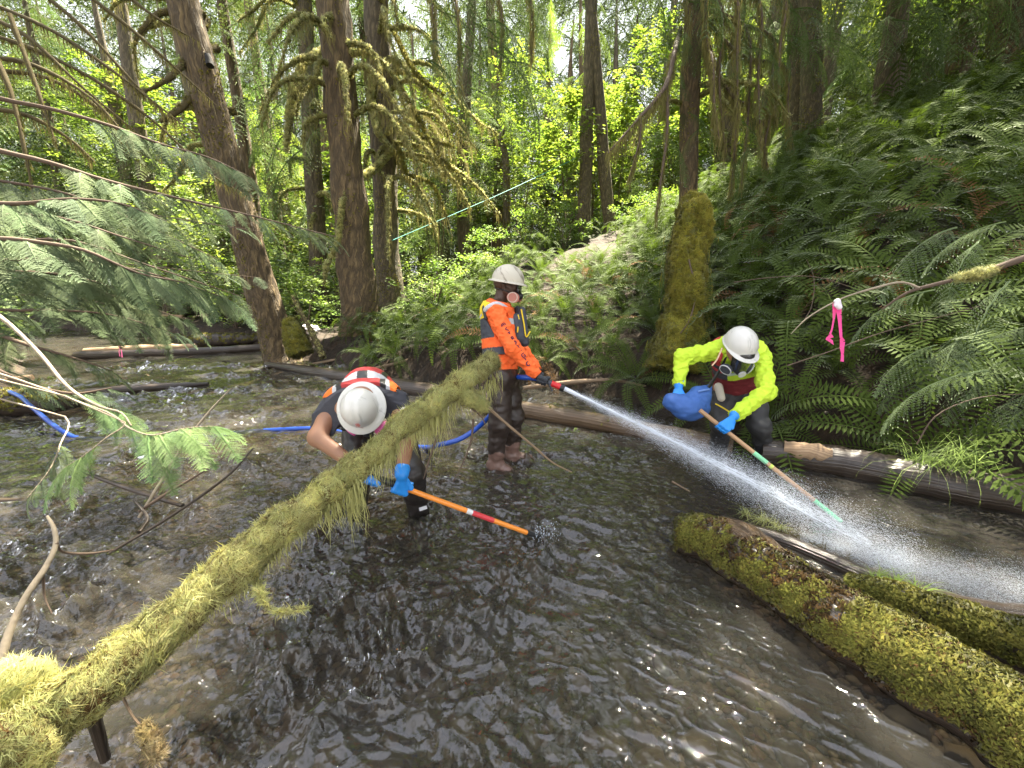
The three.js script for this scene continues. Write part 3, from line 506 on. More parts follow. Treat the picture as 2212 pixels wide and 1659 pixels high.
function wildLimbs(t, n, h0, h1, a0, a1, len, dens) { // old mossy limbs that leave the trunk and droop
  for (let i = 0; i < n; i++) { const b = t.base_.clone().addScaledVector(t.axis_, rr(h0, h1)), a = rr(a0, a1), l = len * rr(0.5, 1.2), d = V(Math.cos(a), 0, Math.sin(a)), pts = [b, b.clone().addScaledVector(d, l * 0.4).add(V(gauss() * 0.1, l * rr(-0.05, 0.12), gauss() * 0.1)), b.clone().addScaledVector(d, l * 0.75).add(V(gauss() * 0.15, -l * rr(0.1, 0.3), 0)), b.clone().addScaledVector(d, l).add(V(gauss() * 0.2, -l * rr(0.4, 0.8), 0))];
    const g = limb(t, pts, [0.05, 0.04, 0.03, 0.01], M.mossBase, 'limb', 0.3); mossOn(g, g, dens, [TUFT_FAR], M.moss, () => 0.8, 0.9, [0.5, 1.2], 0.9); const T = new Tris(); strands(T, pts.slice(1), 0.4, 70, 0.005, 0.06); part('hanging_moss', T.build(), M.lichen, g, 'stuff').position.set(0, 0, 0); }
}
wildLimbs(T4, 26, 2.8, 8.5, -0.3, 1.8, 2.4, 550); wildLimbs(T3, 15, 3.2, 8.5, 0.3, 3.3, 1.6, 550); wildLimbs(T2, 7, 3, 9, 0.5, 3.2, 1.6, 450); wildLimbs(T1, 4, 4, 7, 1.5, 3.6, 1.4, 350); wildLimbs(T7, 6, 2.5, 5.5, 0.2, 2.9, 1.5, 350);
for (const [t, k] of [[T1, 260], [T2, 200], [T3, 160], [T4, 260], [T7, 220], [T8, 300], [T9, 320], [T10, 420], [T12, 260], [T5, 200], [T6, 140]]) mossOn(t, t.trunk, k, [TUFT_FAR], M.mossDark, (p, n) => p.y > t.base_.y + 9 ? 0 : sstep(0.0, 0.45, N3(p.x * 1.3 + k, p.y * 0.45, p.z * 1.3) + 0.35 * N3(p.x * 4, p.y * 2, p.z * 4) + 0.25 * Math.exp(-(p.y - t.base_.y) / 0.8)), 0.45, [0.7, 1.5], 0.9);
// bare stubs on the left of the leaning tree
for (const list of [[[448, 45, 7.7], [400, 130, 7.3], [370, 165, 7.1], [340, 185, 7.0], [290, 205, 7.0]], [[468, 150, 7.9], [420, 200, 7.5], [385, 240, 7.3], [345, 262, 7.2]], [[470, 105, 7.8], [432, 108, 7.5], [400, 112, 7.4]], [[505, 240, 8.1], [470, 245, 7.8], [452, 250, 7.8], [447, 310, 7.8]], [[438, 30, 7.6], [395, 30, 7.3], [345, 28, 7.1], [290, 85, 7.0]]]) { const l = limb(T1, PP(list), [0.07, 0.06, 0.045, 0.03, 0.015].slice(0, list.length), M.mossTwig); mossOn(l, l, 260, [TUFT_FAR], M.lichen, () => 0.8, 0.8); }
part('knot_hole', tube([P(448, 118, 7.26), P(454, 142, 7.25)], [0.05, 0.065], 10, { bump: bumpy(0.2, 9) }), std({ color: lin(0.012, 0.01, 0.008) }), T1);
{ const l = part('root_moss', tube(PP([[628, 690, 8.2], [640, 730, 8.15], [650, 765, 8.1]]), [0.12, 0.22, 0.2], 12, { bump: bumpy(0.25, 4) }), M.mossBase, T1); mossOn(l, l, 500, [TUFT_FAR], M.mossDark, () => 0.9); }
// dark branches with hanging threads on the right
function drape(t, list, r, len, per = 130, m = M.lichen) { const pts = PP(list), l = limb(t, pts, r, M.twig, 'branch'); const T = new Tris(); strands(T, pts, len, per, 0.006, r[0] * 1.2); part('hanging_moss', T.build(), m, l, 'stuff').position.set(0, 0, 0); return l; }
drape(T7, [[1470, 60, 8.2], [1455, 120, 7.2], [1437, 187, 6.6], [1372, 265, 6.2], [1312, 332, 6.0]], [0.05, 0.045, 0.035, 0.022, 0.008], 0.35, 160);
drape(T7, [[1440, 180, 6.7], [1442, 230, 6.7], [1440, 300, 6.7], [1428, 385, 6.7], [1418, 470, 6.7]], [0.02, 0.03, 0.02, 0.018, 0.006], 0.35, 260);
drape(T7, [[1385, 255, 6.2], [1382, 300, 6.2], [1370, 345, 6.2], [1358, 385, 6.2]], [0.01, 0.012, 0.01, 0.004], 0.3, 220);
for (const [u, v0, v1, d] of [[1525, -20, 150, 7.2], [1560, 20, 330, 7.6], [1592, -10, 260, 7.1], [1612, 60, 400, 7.8], [1640, 0, 330, 7.4], [1668, 80, 260, 7.8], [1694, -10, 210, 7.4], [1585, 200, 420, 8.0], [1540, 130, 300, 7.0], [1660, 240, 400, 8.2], [1480, -20, 120, 7.4], [1700, 150, 330, 8.4]]) drape(T7, [[1505, Math.min(v0, 60) - 40, 8.4], [(1505 + u) / 2, v0 - 30, 7.9], [u, v0, d], [u + rr(-10, 10), (v0 + v1) / 2, d], [u + rr(-14, 14), v1, d]], [0.035, 0.03, 0.022, 0.02, 0.006], 0.4, 190);
for (const [u, v0, v1, d] of [[930, -20, 130, 7.6], [985, 0, 190, 7.2], [1075, -10, 150, 7.8], [1140, -20, 130, 7.4]]) drape(T4, [[840, v0 - 120, 10.2], [(840 + u) / 2, v0 - 70, 8.8], [u, v0, d], [u + 8, v1, d]], [0.035, 0.03, 0.02, 0.005], 0.35, 120, M.lichen);
// low boughs of the near conifers that hang into the picture
function lowBoughs(t, list, m, shapes = BOUGH_FINE) { const ms = [], cs = []; for (const [u, v, d, a, dip, s] of list) { ms.push(mat(P(u, v, d), V(Math.cos(a), dip, Math.sin(a)), V(0, 1, 0), s)); const g = rr(0.75, 1.3); cs.push(lin(g, g, g)); } scatter('low_bough', shapes[list.length % shapes.length], m, ms, cs, t); }
{
  const many = (n, u0, u1, v0, v1, d0, d1, a0, a1, s0, s1) => Array.from({ length: n }, () => [rr(u0, u1), v0 + (v1 - v0) * Math.pow(rnd(), 1.4), rr(d0, d1), rr(a0, a1), rr(-0.75, -0.25), rr(s0, s1)]);
  lowBoughs(T4, many(34, 880, 1130, -60, 190, 7.2, 9.6, -0.6, 2.2, 0.55, 0.95), M.hemlock);
  lowBoughs(T4, many(14, 850, 980, 180, 420, 9, 10.2, -0.4, 1.8, 0.4, 0.7), M.lichen);
  lowBoughs(T2, many(26, 560, 700, 0, 420, 10.5, 13, 0.3, 3.2, 0.6, 1.0), M.hemlock);
  lowBoughs(T3, many(12, 600, 720, 60, 300, 9, 10.5, 1, 3.6, 0.5, 0.8), M.hemlock);
  lowBoughs(T7, many(24, 1290, 1700, -90, 60, 6.8, 8.6, -0.4, 3, 0.5, 0.9), M.hemlock);
  lowBoughs(T7, many(34, 1390, 1730, 20, 330, 6.8, 8.6, -0.4, 3, 0.3, 0.6), M.hemlock);
  lowBoughs(T9, many(26, 1640, 1860, -60, 150, 8.8, 11, -0.2, 3, 0.5, 0.95), M.hemlock);
  lowBoughs(T12, many(26, 1850, 2230, -60, 130, 7.6, 10, 0.5, 3.4, 0.5, 0.9), M.hemlock);
  lowBoughs(T10, many(22, 1800, 2100, -20, 150, 12, 15, 0.5, 3.4, 0.7, 1.1), M.hemlock);
  lowBoughs(T5, many(20, 1140, 1330, -20, 330, 15.5, 19, 0, 6, 0.6, 1.0), M.maple);
}
// the broken snag and the tall stump
{
  const b = groundPoint(1092, 440, 17), t = thing('snag', 'thin broken mossy snag with a hooked top in the clearing', 'dead tree', b);
  const l = part('trunk', tube([b, P(1094, 380, 17), P(1088, 320, 17), P(1080, 300, 17), P(1102, 262, 17)], [0.17, 0.15, 0.13, 0.1, 0.05], 9, { rings: 20, bump: bumpy(0.15, 4) }), M.barkGrey, t); mossOn(t, l, 120, [TUFT_FAR], M.mossDark, () => 0.7);
}
{
  const b = groundPoint(1462, 800, 5.4), t = thing('tall_stump', 'tall moss-covered stump standing on the slope between two workers', 'stump', b);
  const p = [[1455, 800], [1466, 740], [1482, 680], [1484, 620], [1484, 560], [1492, 500], [1497, 450], [1496, 424]].map(([u, v]) => P(u, v, 5.4));
  const l = part('trunk', tube(p, [0.33, 0.30, 0.24, 0.255, 0.23, 0.215, 0.20, 0.10], 26, { rings: 60, bump: (x, y, z) => 0.26 * N3(x * 3, y * 1.4, z * 3) + 0.16 * N3(x * 8, y * 4, z * 8) }), M.mossBase, t);
  mossOn(t, l, 2400, [TUFT_FAR, TUFT_FAR], M.mossDark, (q, n) => 0.75 + 0.5 * N3(q.x * 4, q.y * 2, q.z * 4), 0.75, [0.8, 1.7], 1.1);
  const T = new Tris(); strands(T, p.slice(0, 6), 0.2, 240, 0.006, 0.3); part('hanging_moss', T.build(), M.mossDark, t, 'stuff');
  limb(t, PP([[1488, 560, 5.14], [1502, 630, 5.12], [1490, 690, 5.12], [1470, 720, 5.1]]), [0.012, 0.011, 0.009, 0.006], M.twig, 'root');
}
// ---------------------------------------------------------------- logs
reseed(3434);
function log(name, label, list, r, m, o = {}) {
  const pts = list.map((q) => (q.isVector3 ? q : q[2] === undefined ? W(q[0], q[1], o.h ?? 0) : P(...q))), t = thing(name, label, o.cat ?? 'log', pts[0].clone());
  t.wood = part('wood', tube(pts, r, o.seg ?? 14, { rings: o.rings ?? 40, bump: bumpy(o.rough ?? 0.12, o.f ?? 4) }), m, t); t.pts = pts; return t;
}
// the mossy limb that crosses the foreground
{
  const pts = PP([[-260, 1790, 0.80], [-60, 1660, 0.92], [80, 1572, 1.04], [167, 1507, 1.1], [333, 1374, 1.28], [480, 1248, 1.44], [659, 1099, 1.65], [771, 1012, 1.83], [867, 925, 1.98], [985, 838, 2.20], [1068, 778, 2.36]]);
  const t = thing('mossy_limb', 'long limb thick with pale green moss crossing the foreground above the water', 'fallen branch', pts[1].clone());
  const w = part('wood', tube(pts, [0.095, 0.09, 0.08, 0.068, 0.058, 0.06, 0.056, 0.048, 0.038, 0.05, 0.045], 18, { rings: 90, bump: bumpy(0.34, 7) }), M.mossBase, t);
  const tip = limb(t, PP([[985, 845, 2.2], [1020, 862, 2.2], [1050, 880, 2.2]]), [0.035, 0.035, 0.02], M.mossBase, 'side_branch', 0.2);
  const fork = part('stub', tube(PP([[72, 1520, 1.05], [48, 1490, 1.05], [0, 1492, 1.02], [-90, 1520, 0.97], [-200, 1560, 0.9]]), [0.03, 0.05, 0.06, 0.065, 0.07], 14, { rings: 20, bump: bumpy(0.18, 6) }), M.mossBase, t);
  mossOn(t, w, 9000, TUFT, M.mossBrown, () => 0.8, 0.9, [0.6, 1.5], 0.5); mossOn(t, w, 30000, TUFT, M.moss, (p, n) => 0.75 + 0.8 * N3(p.x * 9, p.y * 9, p.z * 9), 1, [0.6, 1.3], 0.5); mossOn(t, w, 9000, TUFT, M.moss, (p, n) => sstep(0.0, 0.5, N3(p.x * 7 + 5, p.y * 7, p.z * 7)), 1.35, [0.7, 1.3], 0.9);
  mossOn(t, fork, 26000, TUFT, M.moss, () => 1, 1, [0.7, 1.3], 0.5); mossOn(t, tip, 24000, TUFT, M.moss, () => 1, 1, [0.6, 1.2], 0.6);
  // moss that hangs below the limb in curtains
  const T = new Tris(); const hang = (list, len, per, sp = 0.035) => strands(T, PP(list), len, per, 0.0022, sp);
  hang([[1075, 800, 2.36], [1040, 845, 2.28], [985, 865, 2.2], [930, 905, 2.08], [880, 935, 1.98]], 0.13, 900);
  hang([[960, 880, 2.15], [935, 905, 2.1]], 0.30, 500); hang([[865, 945, 1.95], [835, 970, 1.9], [800, 1005, 1.84]], 0.15, 1000);
  hang([[780, 1030, 1.8], [740, 1065, 1.74], [700, 1100, 1.68]], 0.14, 1100, 0.03); hang([[778, 1050, 1.8], [755, 1070, 1.76]], 0.22, 1400, 0.02);
  hang([[700, 1095, 1.68], [655, 1125, 1.63], [600, 1175, 1.56], [540, 1230, 1.5], [470, 1290, 1.42]], 0.075, 1500, 0.05); hang([[540, 1230, 1.48], [420, 1330, 1.36], [300, 1425, 1.24]], 0.06, 700); hang([[180, 1545, 1.1], [110, 1590, 1.04], [60, 1630, 0.98]], 0.06, 600);
  part('hanging_moss', T.build(), M.moss, t, 'stuff');
  const wisp = limb(t, PP([[545, 1215, 1.5], [562, 1285, 1.45], [590, 1320, 1.44], [640, 1318, 1.44], [672, 1312, 1.44]]), [0.006, 0.004, 0.003, 0.003, 0.001], M.mossTwig, 'wisp'); mossOn(t, wisp, 9000, [TUFT[0]], M.moss, () => 1, 1);
  const dangle = [[[1052, 878, 2.2], [1090, 912, 2.25], [1150, 962, 2.35], [1195, 1000, 2.45], [1235, 1020, 2.52]], [[1022, 905, 2.2], [1018, 950, 2.2], [1000, 1000, 2.2], [978, 1042, 2.2]], [[945, 940, 2.1], [925, 1000, 2.08], [915, 1035, 2.06]], [[1000, 870, 2.2], [1040, 900, 2.2], [1052, 930, 2.2]], [[1062, 800, 2.33], [1078, 830, 2.33], [1085, 850, 2.32], [1083, 872, 2.32]]];
  dangle.forEach((l, i) => limb(t, PP(l), i ? [0.006, 0.005, 0.002] : [0.009, 0.008, 0.007, 0.006, 0.004], i === 0 ? M.wood : M.twig, 'twig', 0.15));
  limb(t, PP([[198, 1530, 1.1], [208, 1575, 1.12], [228, 1640, 1.16]]), [0.018, 0.018, 0.014], M.wetWood, 'twig', 0.2);
  limb(t, PP([[262, 1500, 1.14], [285, 1545, 1.15], [310, 1575, 1.15]]), [0.004, 0.003, 0.003], M.wood, 'twig');
  const cl = part('moss_clump', tube(PP([[305, 1568, 1.15], [322, 1590, 1.15], [330, 1620, 1.14], [342, 1640, 1.14]]), [0.008, 0.015, 0.017, 0.006], 9, { bump: bumpy(0.3, 20) }), std({ color: lin(0.16, 0.11, 0.05), roughness: 1 }), t); mossOn(cl, cl, 9000, [TUFT[1]], leafMat(lin(0.36, 0.28, 0.14), 0.3), () => 1, 1);
}
// the mossy logs at the lower right
{
  const a = W(1462, 1150, 0.10), b = W(2370, 1680, 0.12), mid = W(1850, 1366, 0.10);
  const t = thing('mossy_log', 'thick log with yellow-green moss and a bare bark patch, lower right foreground', 'log', a.clone());
  const w = part('wood', tube([a, W(1530, 1166, 0.09), W(1640, 1228, 0.09), mid, W(2100, 1510, 0.10), b], [0.09, 0.135, 0.138, 0.14, 0.148, 0.155], 26, { rings: 110, bump: bumpy(0.10, 6) }), M.wetWood, t);
  const ax = b.clone().sub(a).normalize();
  mossOn(t, w, 2500, TUFT_LEAF, M.mossBrown, (p, n) => (n.y > -0.2 ? 0.9 : 0), 0.9, [0.5, 1.3], 0.5);
  mossOn(t, w, 19000, TUFT_LEAF, M.mossLog, (p, n) => { const s = p.clone().sub(a).dot(ax); const bare = s > 0.10 && s < 0.85 && n.y > 0.35 && n.z < 0.42 - s * 0.2 ? 0.04 : 1; const k = n.y > -0.02 + 0.18 * N3(p.x * 9, p.y * 9, p.z * 9) ? 1 : 0; return k * bare * (0.3 + 1.0 * sstep(-0.5, 0.1, N3(p.x * 9, p.y * 9, p.z * 9) + 0.5 * N3(p.x * 25, p.y * 25, p.z * 25))); }, 1, [0.35, 1.1], 0.5);
  const patch = part('bark_patch', tube([W(1500, 1135, 0.125), W(1590, 1172, 0.125), W(1700, 1238, 0.115)], [0.06, 0.125, 0.10], 18, { rings: 30, bump: bumpy(0.08, 12) }), std({ map: rep(barkMap, 5, 2.4), color: lin(1.0, 0.86, 0.85), bumpMap: rep(texBark, 5, 2.4), bumpScale: 0.02, roughness: 0.45 }), t);
  for (const l of [[[2128, 1475, 1.42], [2170, 1476, 1.4], [2230, 1478, 1.36]], [[1995, 1480, 1.55], [2035, 1530, 1.5], [2060, 1560, 1.46]], [[2185, 1500, 1.38], [2188, 1560, 1.36]]]) limb(t, PP(l).map((p) => p.add(V(0, 0.0, 0))), [0.0016, 0.0016, 0.001], M.paleTwig, 'twig', 0);
}
{
  const t = log('mossy_log', 'half-sunk mossy log lying behind the thick log at the lower right edge', [P(1830, 1262, 2.02), P(1950, 1300, 1.9), P(2080, 1350, 1.75), P(2300, 1420, 1.5)], [0.05, 0.075, 0.09, 0.1], M.wetWood, { rings: 60 });
  mossOn(t, t.wood, 13000, TUFT_LEAF, M.mossLog, (p, n) => (n.y > 0.0 ? 0.6 + 0.6 * N3(p.x * 9, p.y * 9, p.z * 9) : 0), 1, [0.4, 1.0]);
  const s = log('sunken_plank', 'dark wet timber at the water surface beyond the half-sunk mossy log', [P(1560, 1120, 2.75), P(1700, 1185, 2.5), P(1900, 1265, 2.16), P(2060, 1300, 2.0), P(2300, 1330, 1.9)].map((p) => { p.y = 0.0; return p; }), [0.03, 0.05, 0.055, 0.06, 0.06], M.wetWood, { rings: 40 });
}
const L4 = log('bank_log', 'long wet grey log lying along the foot of the ferny slope', [P(1640, 1000, 3.72), P(1800, 1012, 3.5), P(2000, 1050, 3.15), P(2330, 1135, 2.75)].map((p) => { p.y = 0.08; return p; }), [0.1, 0.13, 0.14, 0.15], M.wetWood, { seg: 20, rings: 70, rough: 0.1 });
part('broken_bark', tube([P(1690, 985, 3.6), P(1740, 992, 3.52), P(1790, 1005, 3.46)].map((p) => { p.y = 0.155; return p; }), [0.06, 0.08, 0.05], 10, { rings: 14, bump: bumpy(0.3, 8) }), M.paleWood, L4);
const L5 = log('wet_log', 'wet brown log in the shallows behind the legs of the worker with the hose', [P(1040, 880, 5.15), P(1130, 893, 5.0), P(1260, 918, 4.65), P(1400, 945, 4.3), P(1580, 985, 3.95)].map((p, i) => { p.y = 0.08 - i * 0.012; return p; }), [0.09, 0.105, 0.105, 0.1, 0.09], std({ map: rep(woodMap, 2, 0.8), bumpMap: rep(texGrain, 2, 0.8), bumpScale: 0.012, roughness: 0.35, color: lin(0.5, 0.46, 0.4) }), { seg: 18, rings: 60 });
mossOn(L5, L5.wood, 500, [TUFT_FAR], M.mossDark, (p, n) => (n.y > 0.5 ? 0.8 * sstep(0, 0.4, N3(p.x * 4, p.y * 4, p.z * 4)) : 0), 0.35, [0.7, 1.4]);
log('stream_log', 'dark log running along the far waterline behind the front worker', [P(575, 785, 8.1), P(660, 812, 7.5), P(760, 832, 6.9), P(900, 855, 6.1), P(1090, 880, 5.4)].map((p) => { p.y = 0.04; return p; }), [0.05, 0.09, 0.11, 0.12, 0.11], M.wetWood, { rings: 50 });
log('fallen_log', 'long dark log across the stream far upstream', [P(165, 783, 8.9), P(300, 778, 9.3), P(430, 770, 9.6), P(575, 748, 10.2)].map((p) => { p.y = 0.06; return p; }), [0.1, 0.1, 0.09, 0.1], M.wetWood, { rings: 40 });
log('pale_plank', 'pale split timber lying on the long dark log far upstream', [P(185, 772, 9.2), P(300, 768, 9.55), P(425, 757, 9.9)].map((p) => { p.y = 0.13; return p; }), [0.06, 0.09, 0.07], M.paleWood, { rings: 30 });
{ const t = log('mossy_round', 'mossy log lying behind the long dark log far upstream', [P(425, 755, 10.6), P(490, 752, 10.9), P(560, 745, 11.2)].map((p) => { p.y = 0.16; return p; }), [0.2, 0.17, 0.13], M.wetWood); mossOn(t, t.wood, 260, [TUFT_FAR], M.mossDark, (p, n) => (n.y > 0 ? 1 : 0.2), 0.8, [0.8, 1.5]); }
{ const t = log('mossy_round', 'short mossy log end on the far upstream bank, left of two', [P(372, 737, 13), P(420, 737, 13)], [0.22, 0.2], M.wetWood); mossOn(t, t.wood, 260, [TUFT_FAR], M.mossDark, () => 1, 0.8, [0.9, 1.7]); }
{ const t = log('mossy_round', 'short mossy log end on the far upstream bank, right of two', [P(414, 741, 12.6), P(452, 737, 12.6)], [0.2, 0.2], M.wetWood); mossOn(t, t.wood, 260, [TUFT_FAR], M.mossDark, () => 1, 0.8, [0.9, 1.7]); }
log('drift_pole', 'grey pole lying above the upstream bend', [P(265, 742, 13.2), P(400, 722, 13.4)], [0.07, 0.06], M.paleWood);
log('drift_pole', 'thin pale pole lying in the brush above the upstream bend', [P(280, 680, 14), P(394, 682, 13.6)], [0.04, 0.03], M.paleWood);
log('snagged_branch', 'dark wet branch lying across the riffle at the left', [P(190, 862, 6.0), P(270, 852, 6.1), P(350, 838, 6.3), P(450, 830, 6.5)].map((p) => { p.y = 0.03; return p; }), [0.05, 0.075, 0.06, 0.03], M.wetWood, { rings: 30 });
{ const t = log('edge_log', 'large dark mossy log at the left edge under the blue hose', [P(-190, 872, 5.2), P(0, 885, 5.15), P(110, 895, 5.2), P(190, 885, 5.4)].map((p) => { p.y = 0.1; return p; }), [0.2, 0.2, 0.16, 0.08], M.wetWood, { rings: 30 }); mossOn(t, t.wood, 900, [TUFT_FAR], M.mossDark, (p, n) => (n.y > 0.25 ? 1 : 0), 0.6, [0.8, 1.5]); }
log('drift_wood', 'pale orange driftwood stub on the mossy log at the left edge', [P(15, 822, 5.6), P(70, 816, 5.7)], [0.05, 0.045], M.paleWood);
log('drift_wood', 'dark stub in the water at the left edge below the hose', [P(-60, 1088, 2.95), P(55, 1080, 2.98)].map((p) => { p.y = 0.01; return p; }), [0.03, 0.02], M.wetWood);
{ const t = log('mossy_pole', 'thin mossy pole leaning against the bank beside the leaning tree', [P(698, 772, 8.1), P(672, 715, 8.2), P(632, 640, 8.4)], [0.06, 0.05, 0.03], M.mossTwig, { cat: 'pole' }); mossOn(t, t.wood, 400, [TUFT_FAR], M.moss, () => 1, 0.6); }
// sticks stuck in the riffle
const stick = (label, list, r, m) => { const t = thing('stick', label, 'stick', P(...list[0])); limb(t, PP(list), r, m, 'wood', 0.12); return t; };
stick('dark wet stick lying across the riffle under the cedar bough', [[172, 1016, 2.75], [235, 1040, 2.7], [300, 1062, 2.62], [395, 1092, 2.5]], [0.012, 0.014, 0.018, 0.014], M.wetWood);
stick('pale straight stick standing out of the riffle, forked at its tip', [[300, 1118, 2.45], [345, 1045, 2.5], [400, 955, 2.6], [460, 880, 2.7], [500, 838, 2.75]], [0.01, 0.009, 0.008, 0.006, 0.003], M.paleTwig);
stick('thin grey stick slanting over the riffle behind the pale one', [[300, 1105, 2.45], [370, 1060, 2.5], [440, 1018, 2.56], [497, 978, 2.62]], [0.009, 0.008, 0.006, 0.003], M.twig);
stick('brown stick slanting out of the water left of the front worker', [[235, 1195, 2.2], [345, 1130, 2.36], [450, 1060, 2.52], [500, 1020, 2.58], [547, 968, 2.66]], [0.007, 0.009, 0.009, 0.008, 0.005], M.wetWood);
stick('dark short stick below the crossing sticks', [[300, 1150, 2.3], [318, 1120, 2.4], [290, 1080, 2.46]], [0.012, 0.01, 0.006], M.wetWood);
{ const t = stick('pale crooked stick with a mossy tip at the left edge', [[2, 1425, 1.3], [28, 1345, 1.34], [62, 1280, 1.38], [95, 1232, 1.42], [120, 1178, 1.46], [116, 1140, 1.48], [102, 1115, 1.5]], [0.012, 0.0115, 0.010, 0.009, 0.008, 0.007, 0.004], M.paleTwig); limb(t, PP([[122, 1172, 1.46], [135, 1192, 1.5], [190, 1196, 1.56], [245, 1188, 1.62]]), [0.006, 0.005, 0.004, 0.003], M.twig, 'twig'); limb(t, PP([[93, 1240, 1.42], [97, 1290, 1.42], [112, 1325, 1.4]]), [0.004, 0.003, 0.002], M.twig, 'twig'); }
stick('short twig resting in the shallows below the water jet', [[1452, 1040, 3.05], [1490, 1062, 2.95]], [0.008, 0.006], M.wood);
// roots and driftwood under the bank
for (const [label, l] of [['pale root slanting down the dark bank behind the front worker', [[715, 850, 6.9], [800, 800, 7.2], [880, 778, 7.3], [935, 752, 7.4]]], ['thin bare root on the dark bank beside the cedar', [[612, 800, 8.1], [700, 782, 8.3], [760, 770, 8.4]]], ['bare pole lying under the ferns behind the worker with the hose', [[1130, 838, 5.4], [1240, 825, 5.5], [1330, 822, 5.6], [1400, 835, 5.6]]]]) { const t = thing('root', label, 'root', P(...l[0])); limb(t, PP(l), [0.03, 0.035, 0.025, 0.012], M.wood, 'wood', 0.2); }
{ const t = thing('pale_rock', 'pale grey rock on the bank between the leaning tree and the cedar', 'rock', P(668, 712, 9.3)); const g = new THREE.IcosahedronGeometry(0.16, 3), p = g.attributes.position; for (let i = 0; i < p.count; i++) { const k = 1 + 0.3 * N3(p.getX(i) * 7, p.getY(i) * 7, p.getZ(i) * 7); p.setXYZ(i, p.getX(i) * k * 1.3, p.getY(i) * k * 0.7, p.getZ(i) * k); } g.computeVertexNormals(); part('rock_body', local(g), std({ color: lin(0.5, 0.48, 0.48), bumpMap: rep(texNoise, 2), bumpScale: 0.02 }), t); }
// ---------------------------------------------------------------- people: bodies and clothes meshed from distance fields
function field(bones, k = 0.03) { // bones: [a, b, ra, rb]; a smooth union of tapered capsules
  const B = bones.map(([a, b, ra, rb]) => { const d = b.clone().sub(a); return [a.x, a.y, a.z, d.x, d.y, d.z, 1 / Math.max(1e-9, d.lengthSq()), ra, rb ?? ra]; });
  return (x, y, z) => {
    let r = 1e3;
    for (let i = 0; i < B.length; i++) {
      const b = B[i], px = x - b[0], py = y - b[1], pz = z - b[2]; let t = (px * b[3] + py * b[4] + pz * b[5]) * b[6]; t = t < 0 ? 0 : t > 1 ? 1 : t;
      const ex = px - b[3] * t, ey = py - b[4] * t, ez = pz - b[5] * t, d = Math.sqrt(ex * ex + ey * ey + ez * ez) - b[7] - (b[8] - b[7]) * t, h = k - Math.abs(r - d);
      r = Math.min(r, d) - (h > 0 ? h * h * 0.25 / k : 0);
    }
    return r;
  };
}
function boundsOf(bones, pad) { const b = new THREE.Box3(); for (const [p, q, r, s] of bones) { b.expandByPoint(p.clone().addScalar(r + pad)).expandByPoint(p.clone().addScalar(-r - pad)); const w = (s ?? r) + pad; b.expandByPoint(q.clone().addScalar(w)).expandByPoint(q.clone().addScalar(-w)); } return b; }
